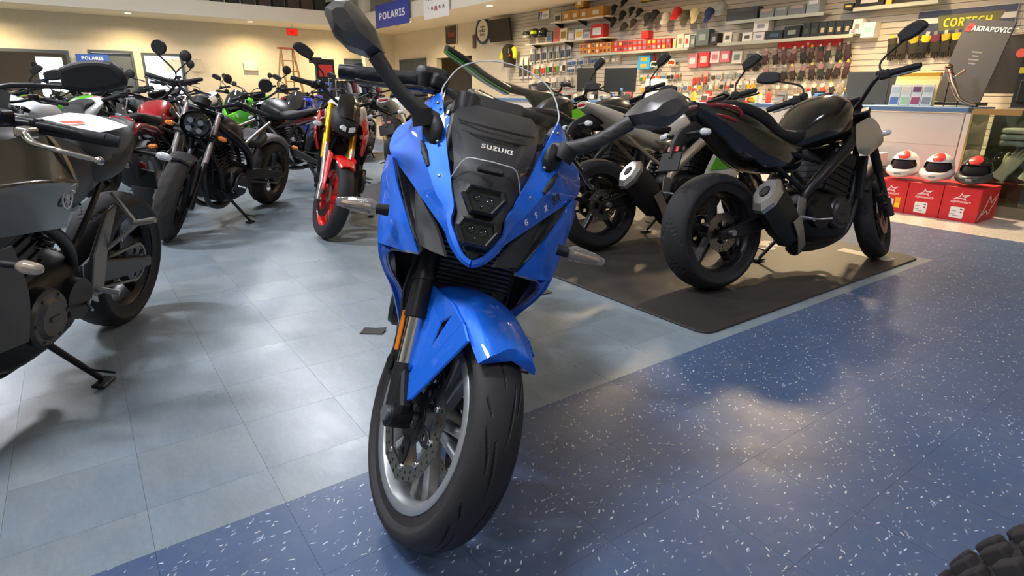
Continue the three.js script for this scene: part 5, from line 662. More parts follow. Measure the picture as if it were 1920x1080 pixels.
function blister(label, y, b, w, h, col, card, group, off = .05, name = 'blister_pack') {
  const g = thing(name, label, 'packet', group, place(y - h, b, off), FACE_A);
  add(g, 'card', G('card' + w.toFixed(3) + h.toFixed(3), () => box(w, h, .003).translate(0, h / 2, 0)), M(card, .6));
  add(g, 'bubble', G('bub' + w.toFixed(3) + h.toFixed(3), () => rbox(w * .72, h * .5, .03, .01, 1).translate(0, h * .36, .016)), M(col, .4));
  add(g, 'hook', G('hook', () => cyl(.003, .003, .12, 5, 'z').translate(0, 0, -.02)).clone().translate(0, h * .93, 0), chrome);
}
function shelfAt(name, label, x0, y0, x1, y1, depth, mat, bracket) {
  const [ya, ba] = wallAt(x0, y0, depth), [yb, bb] = wallAt(x1, y1, depth), y = (ya + yb) / 2, g = thing(name, label, 'shelf', null, place(y, (ba + bb) / 2, depth / 2), FACE_A), w = ba - bb;
  add(g, 'board', rbox(w, .018, depth, .003, 1).translate(0, -.009, 0), mat);
  if (bracket) for (const k of [-.42, 0, .42]) add(g, 'bracket', ext([[0, 0], [depth * .9, 0], [depth * .9, -.012], [.02, -.1], [0, -.1]], .02, { bevel: .002 }).rotateY(-Math.PI / 2).translate(w * k, -.019, -depth / 2), blackPlastic);
  else add(g, 'front_lip', box(w, .05, .003).translate(0, -.025, depth / 2 + .002), mat);
  const q = { y, ba, bb }; shelves.push(q); return q;
}
const acrylic = M('#c9cfc6', .2, 0, { transparent: true, opacity: .6 }), shelfWhite = M('#e2dacc', .5);
// two bracket shelves on the left
shelfAt('wall_shelf', 'upper cream shelf on black brackets holding tan cartons', 1030, 44, 1140, 27, .3, shelfWhite, true);
shelfAt('wall_shelf', 'lower cream shelf on black brackets holding helmets and product boxes', 985, 86, 1140, 66, .3, shelfWhite, true);
const tan = '#c8913f';
for (const [x0, x1, y0, y1] of [[1053, 1070, 19, 38], [1070, 1086, 17, 36], [1086, 1102, 14, 33], [1102, 1132, 10, 30], [1078, 1094, -3, 14]]) cartonAt('tan cardboard carton with a white label on the upper bracket shelf', x0, x1, y0, y1, tan, { d: .2, face: '#efe9dc', fw: .4, fh: .4, group: 'tan cartons' });
cartonAt('pale box with a dark picture beside the tan cartons', 1039, 1052, 20, 38, '#cfc9b8', { d: .15, face: '#4a4a46' });
for (const [x0, x1, y0, y1, c, f, l] of [[1024, 1036, 56, 77, '#5f6870', '#3d5a86', 'grey and blue boxed visor'], [1037, 1049, 50, 77, '#b5564e', '#a04640', 'dusty red tall box'], [1049, 1063, 52, 77, '#d9cfa8', '#8c6b30', 'yellowed box with brown figures'], [1064, 1077, 52, 72, '#a9a39b', '#d8d4cc', 'grey clear-fronted box'], [1078, 1093, 50, 71, '#e6dfcf', '#e0b84a', 'white box with a yellow band'], [1094, 1106, 57, 71, '#c7c4bd', '#8d9296', 'small grey and white box'], [1107, 1131, 43, 70, '#c9352c', '#e9e5e2', 'red and white box with a portrait print']]) cartonAt(l + ' on the lower bracket shelf', x0, x1, y0, y1, c, { d: .18, face: f });
function wallHelmet(label, x, y, shell, trim) { const [hy, b] = wallAt(x, y, .15), g = thing('helmet', label, 'helmet', null, place(hy, b, .16), FACE_A + rr(-.4, .4)); add(g, 'shell', new THREE.SphereGeometry(.125, 24, 16, 0, 6.283, 0, 2.3).scale(.95, 1, 1.1).translate(0, .12, 0), shell); add(g, 'visor', new THREE.SphereGeometry(.126, 20, 10, .5, 2.1, 1.1, .6).scale(.96, 1.02, 1.12).translate(0, .12, 0), trim); add(g, 'chin_bar', tube([[-.1, .07, .05], [-.05, .05, .13], [.05, .05, .13], [.1, .07, .05]], .026, { rs: 8 }), shell); }
wallHelmet('silver full-face helmet on the lower bracket shelf', 990, 74, M('#b9bcbf', .3, .3), glassDark); wallHelmet('black and neon yellow helmet on the lower bracket shelf', 1004, 73, M('#20221e', .3), M('#c8e01e', .3)); wallHelmet('dark green and black helmet on the lower bracket shelf', 1019, 72, M('#1d2a24', .3), glassDark);
// caps on the wall
function cap(label, x, y, col, group, s = 1) { const [hy, b] = wallAt(x, y, .12), g = thing('cap', label, 'cap', group, place(hy, b, .12), FACE_A); g.rotation.order = 'YXZ'; g.rotation.x = rr(.5, 1.1); g.rotation.z = rr(-.3, .3); g.scale.setScalar(s); add(g, 'crown', G('crown', () => new THREE.SphereGeometry(.1, 20, 12, 0, 6.283, 0, 1.6).scale(.92, 1.1, 1.05)), M(col, .8)); add(g, 'brim', G('brim', () => patch([[[-.085, 0, .05], [0, .01, .1], [.085, 0, .05]], [[-.07, -.02, .14], [0, -.004, .17], [.07, -.02, .14]], [[-.03, -.025, .18], [0, -.018, .19], [.03, -.025, .18]]], { th: .004 })), M(col, .8)); add(g, 'button', G('capb', () => sph(.008, 8, 6).translate(0, .11, 0)), M(col, .8)); }
for (const [x, y, c] of [[1151, 40, '#101012'], [1153, 16, '#17171a'], [1171, 6, '#0f0f12'], [1168, 28, '#151518'], [1171, 50, '#3a372e'], [1186, 20, '#121214'], [1189, 43, '#3b2a24'], [1200, 24, '#0f0f11']]) cap('black cap in the crowded cluster of caps on the slatwall', x, y, c, 'black caps', .8);
for (const [x, y, c, l] of [[1216, 34, '#2a2a26', 'dark olive cap with a tag'], [1229, 29, '#141416', 'black cap with a white tag'], [1250, 33, '#b8b0a8', 'pale grey cap'], [1270, 24, '#c2241e', 'red-fronted cap with black brim'], [1288, 30, '#54503f', 'khaki cap'], [1304, 26, '#ded0a2', 'straw-coloured cap'], [1331, 26, '#2b3d6c', 'navy blue cap with a white tag'], [1353, 14, '#9aa0a4', 'light grey cap']]) cap(l + ' on the slatwall', x, y, c);
// yellow banner above the caps, blue dealer sign on the left, dark and white boxes on the right
// shelves of boxes with acrylic lips
shelfAt('acrylic_shelf', 'clear shelf of orange and red boxed gloves', 1080, 106, 1290, 84, .22, acrylic); shelfAt('acrylic_shelf', 'clear shelf of white and black electronics boxes', 1345, 82, 1600, 62, .25, acrylic); shelfAt('acrylic_shelf', 'upper clear shelf of grey display boxes', 1360, 42, 1545, 20, .25, acrylic); shelfAt('acrylic_shelf', 'top clear shelf of black cartons above the yellow and black sign', 1600, 15, 1760, -2, .25, acrylic);
{
  for (let k = 0; k < 8; k++) for (const j of [1, 0]) cartonAt((j ? 'orange boxed eyewear packet in the lower line of the double row' : 'orange boxed eyewear packet in the upper line of the double row'), 1086 + k * 7.4, 1093 + k * 7.4, 84 + j * 11 - k * .9, 94 + j * 11 - k * .9, pick(['#e07b1e', '#dd8a2c', '#e5972a']), { d: .16, face: pick(['#5a6b8a', '#e9dccc', '#6a4a7a', '#3f4650']), fw: .55, group: 'orange boxes', bottom: j ? 0 : cartonAt.top });
  for (let k = 0; k < 12; k++) for (const j of [1, 0]) cartonAt((j ? 'red boxed eyewear packet in the lower line of the double row' : 'red boxed eyewear packet in the upper line of the double row'), 1150 + k * 9, 1158.5 + k * 9, 77 + j * 10.5 - k * 1, 87 + j * 10.5 - k * 1, pick(['#cf3a2c', '#d2453c', '#b9323a', '#d84a3a']), { d: .16, face: pick(['#7d8a96', '#d9c9c0', '#4c5a44', '#e6d64a', '#8c97b8']), fw: .55, group: 'red boxes', bottom: j ? 0 : cartonAt.top });
}
cartonAt('red carton standing on top of the red boxes', 1202, 1215, 58, 72, '#cc3128', { d: .16, face: '#b82a24' });
for (const [x0, x1, y0, y1, c, f, l] of [[1262, 1268, 62, 80, '#c9bfa8', '#e0d03a', 'yellow and cream tube box'], [1269, 1282, 62, 88, '#d8cbb6', '#8d7f6a', 'tall cream box'], [1283, 1293, 62, 86, '#ded6cf', '#c9352c', 'white box with a red top'], [1294, 1303, 64, 85, '#6f7a7c', '#b8bcb8', 'slim grey box'], [1304, 1329, 55, 85, '#5d6a6a', '#8fa09c', 'tall grey-green box'], [1331, 1345, 62, 84, '#232427', '#8d8f92', 'black box with a grey emblem']]) cartonAt(l + ' right of the red boxes', x0, x1, y0, y1, c, { d: .16, face: f, fw: .5, fh: .4 });
for (const [x0, x1, y0, y1, c, f, l] of [[1355, 1372, 62, 82, '#e6ded0', '#4a4a48', 'white action camera box'], [1373, 1384, 63, 81, '#a59d90', '#b8b0a4', 'plain taupe box'], [1391, 1410, 60, 77, '#e9e2d6', '#4e4e4c', 'white intercom box with a dark unit'], [1411, 1433, 60, 76, '#dcd8dc', '#9a94a8', 'pale lilac box'], [1412, 1441, 39, 59, '#e6e2e0', '#8f8a94', 'white box with a grey wedge picture'], [1435, 1468, 56, 73, '#20262a', '#3f5a70', 'black box with blue picture'], [1469, 1500, 48, 71, '#1a1d1f', '#8a9088', 'black box with white dots'], [1598, 1616, 34, 62, '#e8e0dc', '#8d8a8c', 'tall white box with round device'], [1614, 1640, 42, 70, '#efe8e4', '#9ad0c8', 'white box with pale teal lettering'], [1590, 1606, 62, 72, '#ddd6dc', '#a89cb8', 'low pale box']]) cartonAt(l + ' on the clear shelf', x0, x1, y0, y1, c, { d: .18, face: f, fw: .5, fh: .35 });
for (let k = 0; k < 6; k++) { const x = 1504 + k * 15.5, y = 42 - k * 1.4; const g = cartonAt('black retail box with a ' + (k < 2 ? 'green picture' : 'number and helmet picture') + ' in the row of six', x, x + 15, y, y + 27, '#22282c', { d: .18, face: k < 2 ? '#3a4a3c' : '#b9a888', fw: .45, fh: .32, fy: .42, group: 'row of six black boxes' }); }
for (const [x0, x1, y0, y1, c, f, l] of [[1360, 1420, 18, 42, '#43474c', '#50555a', 'long charcoal box'], [1424, 1451, 14, 32, '#8b9290', '#c9a8a0', 'grey box with a pink stripe'], [1452, 1476, 12, 30, '#868d8c', '#a8b0ae', 'grey green box'], [1477, 1510, 8, 27, '#7f858a', '#b8a8a4', 'wide grey box'], [1512, 1537, -4, 22, '#9aa4ac', '#dfe4e8', 'blue-grey clear display box']]) cartonAt(l + ' on the upper clear shelf', x0, x1, y0, y1, c, { d: .18, face: f, fh: .25, fy: .8 });
for (const [x0, x1, y0, y1, c, f, l] of [[1581, 1600, 6, 17, '#2a2a2a', '#d8c46a', 'small framed yellow label'], [1602, 1658, -6, 15, '#17181c', '#c9c9c9', 'wide black carton with white print'], [1660, 1672, -4, 10, '#d8b440', '#e0c060', 'yellow block'], [1675, 1760, -10, 8, '#161514', '#2a2826', 'long black carton']]) cartonAt(l + ' on the top clear shelf', x0, x1, y0, y1, c, { d: .2, face: f, fw: .6, fh: .3 });
{ const g = cartonAt('long red metal tool strip fixed to the slatwall', 1456, 1580, 76, 88, '#b8282a', { d: .05, face: '#d8d0cc', fw: .03, fh: .3, name: 'tool_strip', cat: 'strip', bottom: wallAt(1518, 88, .05)[0] }); }
// hanging packs: rows on hooks
function packRow(label, group, x0, y0, x1, y1, n, hpx, cols, cards, wf = .8) { for (let i = 0; i < n; i++) { const pc = pick(cols), kc = pick(cards); const t = (i + .5) / n, x = x0 + (x1 - x0) * t, y = y0 + (y1 - y0) * t; const [yt, b] = wallAt(x, y, .06), [yb] = wallAt(x, y + hpx, .06), w = Math.abs(wallAt(x0, y0, .06)[1] - wallAt(x1, y1, .06)[1]) / n * wf; blister(hueName(pc) + ' packet on ' + hueName(kc) + ' card in ' + label, yt, b, Math.max(.03, w), yt - yb, pc, kc, group, .04 + .03 * (i % 2)); } }
const greyP = ['#4a4e52', '#6d7276', '#2f3338', '#8a8f92', '#3d4a5c'], cardP = ['#cfcac2', '#b9b4ac', '#d9c9c4', '#a9aaa8'];
packRow('the upper hook row beside the helmets', 'grey packets upper', 992, 92, 1072, 82, 14, 26, greyP, cardP); packRow('the middle hook row beside the monitors', 'coloured packets', 1000, 122, 1062, 114, 10, 20, ['#c8402e', '#38a040', '#30343a', '#d8d4cc', '#b03a30'], cardP); packRow('the cable hook row beside the monitors', 'cable packets', 990, 150, 1072, 142, 12, 22, greyP, cardP); packRow('the narrow hook strip by the neon vest', 'key packets', 972, 108, 996, 106, 5, 40, ['#2c2c2e', '#55524c'], ['#e2ddd2', '#d5cfc2']);
packRow('the first blue parts row above the monitors', 'blue boxed parts', 1062, 112, 1125, 106, 6, 12, ['#44608c', '#7a8698', '#3a5a94'], ['#c9cdd2', '#b8bfc8']); packRow('the second blue parts row above the monitors', 'blue boxed parts second row', 1062, 126, 1088, 123, 3, 12, ['#44608c', '#5a6a84'], ['#c9cdd2', '#b8bfc8']); packRow('the pale row above the wide monitor', 'pale packets', 1126, 106, 1165, 103, 4, 13, ['#d6cfc6', '#c4b8ae', '#e6e0d8'], cardP);
cartonAt('sky blue box with orange goggles picture, upper', 1196, 1219, 104, 118, '#3d9fd6', { d: .14, face: '#d8a020', fw: .5 }); cartonAt('sky blue box with orange goggles picture, lower', 1194, 1218, 117, 130, '#3d9fd6', { d: .14, face: '#e0a838', fw: .5 });
packRow('the goggle row beside the sky blue boxes', 'goggle packets', 1222, 100, 1250, 98, 3, 16, ['#3f4a3e', '#55403c', '#a83a34'], ['#5b5a52', '#8a3c3a']);
function goggles(label, x, y, c) { const [gy, b] = wallAt(x, y, .12), g = thing('goggles', label, 'goggles', null, place(gy, b, .1), FACE_A); add(g, 'frame', tube([[-.09, 0, 0], [-.06, .045, .02], [0, .05, .03], [.06, .045, .02], [.09, 0, 0], [.06, -.045, .02], [0, -.03, .03], [-.06, -.045, .02]], .012, { rs: 8, closed: true }), M('#e6e3dc', .4)); add(g, 'lens', patch([[[-.075, .035, .012], [0, .042, .024], [.075, .035, .012]], [[-.075, -.035, .012], [0, -.026, .024], [.075, -.035, .012]]], { th: .004 }), c); add(g, 'strap', tube([[-.09, 0, 0], [-.12, 0, -.05], [0, 0, -.09], [.12, 0, -.05], [.09, 0, 0]], .012, { rs: 6, flat: .3 }), blackPlastic); }
goggles('white goggles with dark lens', 1226, 121, glassDark); goggles('goggles with iridescent orange and purple lens', 1258, 118, M('#d85a30', .1, .6));
for (const [x0, x1, y0, y1, c, f, l] of [[1289, 1307, 100, 127, '#d98a92', '#e9d8d8', 'pink and white headset box'], [1309, 1329, 98, 125, '#c8343a', '#d9c0bc', 'red headset box with a round picture'], [1331, 1349, 96, 118, '#dfc4c8', '#b8788a', 'pale pink headset box'], [1350, 1368, 95, 116, '#c86a80', '#e0d0d0', 'rose and white headset box'], [1372, 1391, 96, 119, '#c9c8c4', '#6f7c76', 'grey-framed clear mirror box']]) cartonAt(l + ' on hooks', x0, x1, y0, y1, c, { d: .07, face: f, fw: .6, fh: .45, name: 'headset_box' });
packRow('the mixed row above the white carton', 'assorted packets', 1198, 140, 1275, 134, 9, 14, swatch, cardP); packRow('the tool row right of the white carton', 'tool packets', 1298, 136, 1328, 133, 3, 26, ['#c23a34', '#8a8078', '#b5443e'], ['#c89a92', '#b0a49a']); packRow('the lock row under the headset boxes', 'lock packets', 1332, 136, 1392, 131, 5, 15, ['#4a463e', '#8a9298', '#6a8890'], cardP);
packRow('the lowest row behind the counter', 'lowest packets', 1200, 158, 1420, 150, 22, 16, swatch, cardP); packRow('the lowest row behind the sideways monitor', 'lowest packets left', 1000, 176, 1080, 170, 9, 12, swatch, cardP); packRow('the second lowest row behind the counter', 'hardware packets', 1330, 150, 1430, 145, 9, 14, ['#c8b8b0', '#b04a44', '#8a8a88', '#d8d4cc'], cardP);
// gloves on hooks
function glove(label, x, y, col, accent, group, s = 1) {
  label = hueName(accent) + '-cuffed ' + hueName(col) + ' ' + label;
  const [gy, b] = wallAt(x, y, .08), g = thing('glove', label, 'glove', group, place(gy, b, rr(.05, .11)), FACE_A); g.rotation.order = 'YXZ'; g.rotation.z = rr(-.2, .2); g.rotation.y += rr(-.3, .3); g.scale.setScalar(s);
  add(g, 'palm', G('palm', () => merge([loftX([[-.02, 0, .045, .02, .02, 2.6], [.05, 0, .05, .024, .02, 2.8], [.1, 0, .045, .018, .016, 2.8]], { n: 12, sub: 2 }).rotateZ(-Math.PI / 2), ...[-.032, -.011, .011, .032].map((z, i) => tube([[0, -.09, z], [.004, -.13, z * 1.15], [.012, -.165 + Math.abs(i - 1.4) * .012, z * 1.2]], [.0125, .0115, .008], { rs: 6, seg: 2 })), tube([[0, -.03, .04], [.01, -.07, .062], [.02, -.1, .066]], [.014, .012, .008], { rs: 6, seg: 2 })]).rotateY(Math.PI / 2)), M(col, .75));
  add(g, 'cuff', G('cuff', () => loftX([[0, 0, .04, .022, .022, 2.4], [.07, 0, .05, .028, .028, 2.4]], { n: 12, sub: 2 }).rotateZ(Math.PI / 2).rotateY(Math.PI / 2).translate(0, .01, 0)), M(accent, .7)); add(g, 'hang_tag', G('gtag', () => box(.035, .04, .002).translate(0, .1, .01)), M(pick(['#c8b828', '#c8c4bc', '#b8a89a', '#8a8078']), .6));
}
for (let i = 0; i < 20; i++) glove('riding glove in the two long rows above the counter', 1436 + Math.floor(i / 2) * 17, 105 - Math.floor(i / 2) * 1.2 + (i % 2) * 33, pick(['#2a1c20', '#1a1a1c', '#3a2228', '#22282a', '#43262c']), pick(['#8a6a70', '#5a3a42', '#6d6a6c', '#2a2a2c']), 'dark gloves', 1.0);
for (let i = 0; i < 9; i++) glove('glove hanging under the yellow and navy sign', 1674 + i * 20, 86 - i * 1.5, pick(['#161616', '#1f1d18', '#2a2620']), pick(['#d8c020', '#b8a024', '#3a362c', '#6a2a4a']), 'yellow-trimmed gloves', 1.25);
for (let i = 0; i < 2; i++) glove('gauntlet on the hook beside the headset boxes', 1402 + i * 16, 112, '#17181b', '#4a4c52', 'plain black gloves', 1.2);
for (let i = 0; i < 9; i++) glove('small glove in the low row behind the counter', 1440 + i * 17, 168 - i * .6, pick(['#5a2a2c', '#8a8078', '#2c2c2e', '#b0483e']), pick(['#d8ccc4', '#9a8a84']), 'low gloves', .8);
// white gloves in plastic and folded shirts belong to the case on the right
// ---------- signs ----------
function poster(name, label, w, h, draw, pos, yaw, tex = [256, 128], frame) { const g = thing(name, label, name.includes('clock') ? 'clock' : 'sign', null, pos, yaw); add(g, 'board', rbox(w, h, .02, .003, 1), M(frame || '#e8e6e0', .5)); add(g, 'print', box(w - .01, h - .01, .002).translate(0, 0, .0112), new THREE.MeshPhysicalMaterial({ map: canvasTex(tex[0], tex[1], draw), roughness: .45 })); return g; }
const fit = (c, s, x, y, f, w) => { c.font = f; const m = c.measureText(s).width; c.save(); c.translate(x, y); c.scale(w / m, 1); c.textAlign = 'center'; c.textBaseline = 'middle'; c.fillText(s, 0, 0); c.restore(); };
const polaris = (c, w, h) => { c.fillStyle = '#3a49a8'; c.fillRect(0, 0, w, h); c.fillStyle = '#f4f4f6'; fit(c, 'POLARIS', w / 2, h * .52, 'bold ' + h * .42 + 'px sans-serif', w * .8); };
poster('hanging_sign', 'blue POLARIS sign hung on the mezzanine edge', 2.24, .64, polaris, AB(MA - .08, 3.19, 17.05), FACE_A, [512, 146], '#2c3a8c');
poster('hanging_sign', 'white poster with teal heading and a row of small red and grey vehicles', 1.32, .73, (c, w, h) => { c.fillStyle = '#eceae6'; c.fillRect(0, 0, w, h); c.fillStyle = '#4aa3b8'; fit(c, 'iooolooo', w / 2, h * .3, 'bold ' + h * .3 + 'px sans-serif', w * .78); for (let i = 0; i < 5; i++) { c.fillStyle = i === 2 ? '#b8443e' : '#6d6a68'; const x = w * (.2 + i * .15), s = i === 2 ? 1.4 : i ? 1 : .5; c.fillRect(x - 8 * s, h * .62, 16 * s, 10 * s); c.beginPath(); c.arc(x - 7 * s, h * .62 + 12 * s, 4 * s, 0, 7); c.arc(x + 7 * s, h * .62 + 12 * s, 4 * s, 0, 7); c.fill(); } }, AB(MA - .05, 3.23, 14.46), FACE_A, [256, 142]);
{ const p = toAB(onB(173, 108, 20.9)); poster('wall_sign', 'blue POLARIS sign over a white panel by the grey door', .75, .2, (c, w, h) => { c.fillStyle = '#2f5fc0'; c.fillRect(0, 0, w, h); c.fillStyle = '#f4f4f6'; fit(c, 'POLARIS', w / 2, h * .52, 'bold ' + h * .6 + 'px sans-serif', w * .7); }, AB(p[0], 1.87, 20.9), FACE_B, [256, 68], '#2f5fc0'); const q = thing('display_board', 'white display board with a snowmobile picture under the blue sign', 'sign', null, AB(p[0] + .08, 0, 20.88), FACE_B); add(q, 'board', box(.66, 1.72, .02).translate(0, .9, 0), M('#e3e6e6', .5)); add(q, 'picture', box(.3, .1, .003).translate(.12, 1.62, .012), M('#8a9aa0', .5)); }
{ const g = thing('exit_sign', 'red EXIT sign hung under the mezzanine', 'sign', null, AB(5.98, 2.78, 19.9), FACE_B); add(g, 'housing', rbox(.34, .2, .05, .01), M('#8c1410', .5)); add(g, 'face', box(.31, .17, .004).translate(0, 0, .026), new THREE.MeshStandardMaterial({ color: 0xd01008, emissive: 0xff2010, emissiveIntensity: 1.6 })); add(g, 'lettering', text('EXIT', .085, .002).translate(0, 0, .029), M('#5a0a08', .5)); add(g, 'stem', cyl(.01, .01, .12, 8).translate(0, .16, 0), M('#dddddd', .5)); }
// right wall: clock, television, posters
{ const p = toAB(onA(906, 58, RA - .03)), g = thing('wall_clock', 'large round wall clock with dark blue rim and printed cream face', 'clock', null, AB(RA - .04, p[1], p[2]), FACE_A); g.scale.setScalar(1.1); add(g, 'rim', new THREE.TorusGeometry(.29, .035, 12, 40), M('#22305c', .4)); add(g, 'face', cyl(.29, .29, .02, 40, 'z'), M('#d6d3c0', .5)); for (const [s, y, z] of [['Suzuki', .1, .05], ['QUALITY', .0, .05], ['PARTS', -.09, .06]]) add(g, 'lettering', text(s, z, .002).translate(0, y, .011), M('#3a4a5a', .6)); add(g, 'hour_hand', box(.012, .12, .004).translate(0, .05, .016), blackPlastic); add(g, 'minute_hand', box(.15, .01, .004).translate(.06, -.02, .018), blackPlastic); }
{ const p = toAB(onA(938, 57, RA - .2)), g = thing('television', 'black flat television on a tilted wall bracket beside the clock', 'television', null, AB(RA - .22, p[1], p[2]), FACE_A); const s = add(g, 'screen', rbox(1.0, .56, .05, .01), M('#0c0c0e', .55)); s.rotation.x = .15; add(g, 'wall_bracket', box(.12, .12, .14).translate(0, 0, -.09), blackPlastic); }
{ const p = toAB(onA(846, 66, RA - .03)); poster('wall_poster', 'dark poster with a red blurred title on the cream wall', .66, .52, (c, w, h) => { c.fillStyle = '#2a211c'; c.fillRect(0, 0, w, h); c.fillStyle = '#4a4034'; c.fillRect(0, 0, w * .4, h * .4); c.fillStyle = '#c8402c'; fit(c, 'HONDA', w * .56, h * .48, 'bold ' + h * .28 + 'px sans-serif', w * .7); }, AB(RA - .03, p[1], p[2]), FACE_A, [128, 102]); for (let i = 0; i < 2; i++) poster('framed_notice', i ? 'small grey framed notice under the dark poster, further from the clock' : 'small grey framed notice under the dark poster, nearer the clock', .24, .16, (c, w, h) => { c.fillStyle = '#7f8a92'; c.fillRect(0, 0, w, h); c.fillStyle = '#cfd4d6'; for (let k = 0; k < 3; k++) c.fillRect(8, 8 + k * 14, w - 16, 6); }, AB(RA - .03, p[1] - .53, p[2] + .17 - (1 - i) * .32), FACE_A, [64, 48]); const t = thing('wall_lettering', 'small black INDIAN lettering between the dark poster and the notices', 'sign', null, AB(RA - .015, p[1] - .36, p[2]), FACE_A); add(t, 'lettering', text('INDIAN', .07, .003), M('#3a3632', .6)); }
{ const p = toAB(onA(889, 78, RA - .03)); poster('picture_frame', 'small brown framed plaque under the clock', .16, .36, (c, w, h) => { c.fillStyle = '#5a4034'; c.fillRect(0, 0, w, h); c.strokeStyle = '#8a6a54'; c.strokeRect(8, 8, w - 16, h - 16); }, AB(RA - .03, p[1], p[2]), FACE_A, [48, 96], '#3a2a24'); }
{ const p = toAB(onA(1020, 21, RA - .08)); poster('wall_sign', 'blue, yellow and white Accessories SUZUKI sign on the slatwall', .42, .36, (c, w, h) => { c.fillStyle = '#2f4fa0'; c.fillRect(0, 0, w, h); c.fillStyle = '#f0f0ee'; c.beginPath(); c.moveTo(w * .3, 0); c.lineTo(w * .36, 0); c.lineTo(w * .2, h); c.lineTo(w * .14, h); c.fill(); c.beginPath(); c.moveTo(w * .46, 0); c.lineTo(w, h * .35); c.lineTo(w, h); c.lineTo(w * .3, h); c.fill(); c.fillStyle = '#e8b41e'; c.fillRect(w * .02, h * .28, w * .94, h * .24); c.fillStyle = '#7a3a10'; fit(c, 'Accessories', w * .5, h * .4, 'bold italic ' + h * .2 + 'px sans-serif', w * .86); c.fillStyle = '#3a2a3a'; fit(c, 'SUZUKI', w * .68, h * .8, 'bold ' + h * .18 + 'px sans-serif', w * .5); }, AB(RA - .08, p[1], p[2]), FACE_A, [160, 136]); }
{ const a = wallAt(1203, 4), b = wallAt(1330, -6); poster('wall_banner', 'yellow and black banner across the top of the slatwall above the caps', Math.abs(a[1] - b[1]), .24, (c, w, h) => { c.fillStyle = '#d8b81a'; c.fillRect(0, 0, w, h); c.strokeStyle = '#4a4010'; c.lineWidth = 8; c.strokeRect(4, 4, w - 8, h - 8); c.fillStyle = '#5a4a10'; c.fillRect(w * .16, 0, 8, h); c.fillRect(w * .4, h * .5, w * .1, h * .3); }, place(a[0] + .09, (a[1] + b[1]) / 2, .02), FACE_A, [512, 64]); }
{ const p = wallAt(1808, 40); poster('wall_sign', 'yellow CORTECH sign with navy and white stripes on the slatwall', 1.12, .33, (c, w, h) => { c.fillStyle = '#39415e'; c.fillRect(0, 0, w, h); c.fillStyle = '#d8d4cc'; c.fillRect(0, h * .28, w, h * .22); c.fillStyle = '#6a6a3a'; c.beginPath(); c.moveTo(w * .22, h * .2); c.lineTo(w * .9, h * .2); c.lineTo(w * .82, h * .82); c.lineTo(w * .26, h * .82); c.fill(); c.fillStyle = '#e8e030'; fit(c, 'CORTECH', w * .54, h * .52, 'bold ' + h * .46 + 'px sans-serif', w * .5); }, place(p[0], p[1], .02), FACE_A, [512, 150]); }
// ---------- things on the counter ----------
const TOP = .956; const onCounter = (x, a) => { const p = onY(x, 200, TOP); const d = rayOf(x, 190); const t = a / d.dot(dA); return AB(a, TOP, d.dot(dB) * t); };
function monitor(label, x, a, w, h, yaw) { const g = thing('monitor', label, 'monitor', 'monitors', onCounter(x, a), FACE_A + yaw); add(g, 'screen', rbox(w, h, .04, .008).translate(0, .12 + h / 2, 0), M('#1c1f22', .35)); add(g, 'stand', merge([box(.04, .2, .03).translate(0, .1, -.03), rbox(.22, .014, .18, .005).translate(0, .008, -.02)]), blackPlastic); }
monitor('dark monitor turned sideways on the counter, nearer the caps', 1098, 7.1, .32, .38, .7); monitor('wide dark monitor on the counter', 1160, 7.1, .56, .36, .25);
{ const g = thing('paper_carton', 'plain white carton on the counter beside the wide monitor', 'box', null, onCounter(1228, 7.0), FACE_A); add(g, 'carton', rbox(.24, .3, .2, .004, 1).translate(0, .152, 0), M('#e9e4da', .6)); add(g, 'tape', box(.05, .001, .2).translate(0, .303, 0), M('#cfc6b4', .5)); }
{ const p = onCounter(1710, 6.98), g = thing('brochure_stand', 'white and yellow brochure stand with four pockets on the counter', 'stand', null, p, FACE_A); add(g, 'back_board', ext([[-.2, 0], [.2, 0], [.2, .3], [0, .38], [-.2, .3]], .012, { bevel: .002 }).rotateX(-.12).translate(0, .002, 0), M('#ead9a0', .5)); for (let i = 0; i < 4; i++) { const q = add(g, 'pocket', box(.092, .2, .02).translate(-.147 + i * .098, .105, .05), M('#e9e6e2', .4)); add(q, 'leaflet', box(.075, .07, .002).translate(-.147 + i * .098, .05, .0612), M(['#5a78b0', '#a8c8a8', '#a04a6a', '#8a9098'][i], .5)); add(q, 'leaflet', box(.075, .05, .002).translate(-.147 + i * .098, .16, .0612), M(['#c8d0d8', '#e0d8c8', '#7a4a6a', '#b0b6ba'][i], .5)); } add(g, 'roof_board', box(.44, .03, .05).translate(0, .3, .02), M('#e0a82a', .5)); }
{ const g = thing('exhaust_display', 'tall dark grey exhaust display panel leaning on the counter', 'display', null, onCounter(1790, 7.2).add(V(0, .012, 0)), FACE_A - .1); const b = add(g, 'panel', box(.42, .78, .02).translate(0, .4, 0), M('#403f42', .5)); b.rotation.x = -.12; b.rotation.z = -.14; const l = add(b, 'logo_mark', merge([box(.05, .045, .003).translate(-.16, .7, .0115), box(.05, .045, .003).translate(-.145, .73, .0115)]), M('#c8302c', .5)); add(b, 'lettering', text('AKRAPOVIC', .044, .002).translate(.035, .71, .011), M('#d5dadb', .5)); for (let i = 0; i < 4; i++) add(b, 'small_print', box(.09 - (i % 2) * .03, .014, .001).translate(0, .5 - i * .035, .0106), M('#77777a', .6)); add(g, 'base', rbox(.5, .03, .3, .005).translate(0, .015, .05), M('#26262a', .5)); }
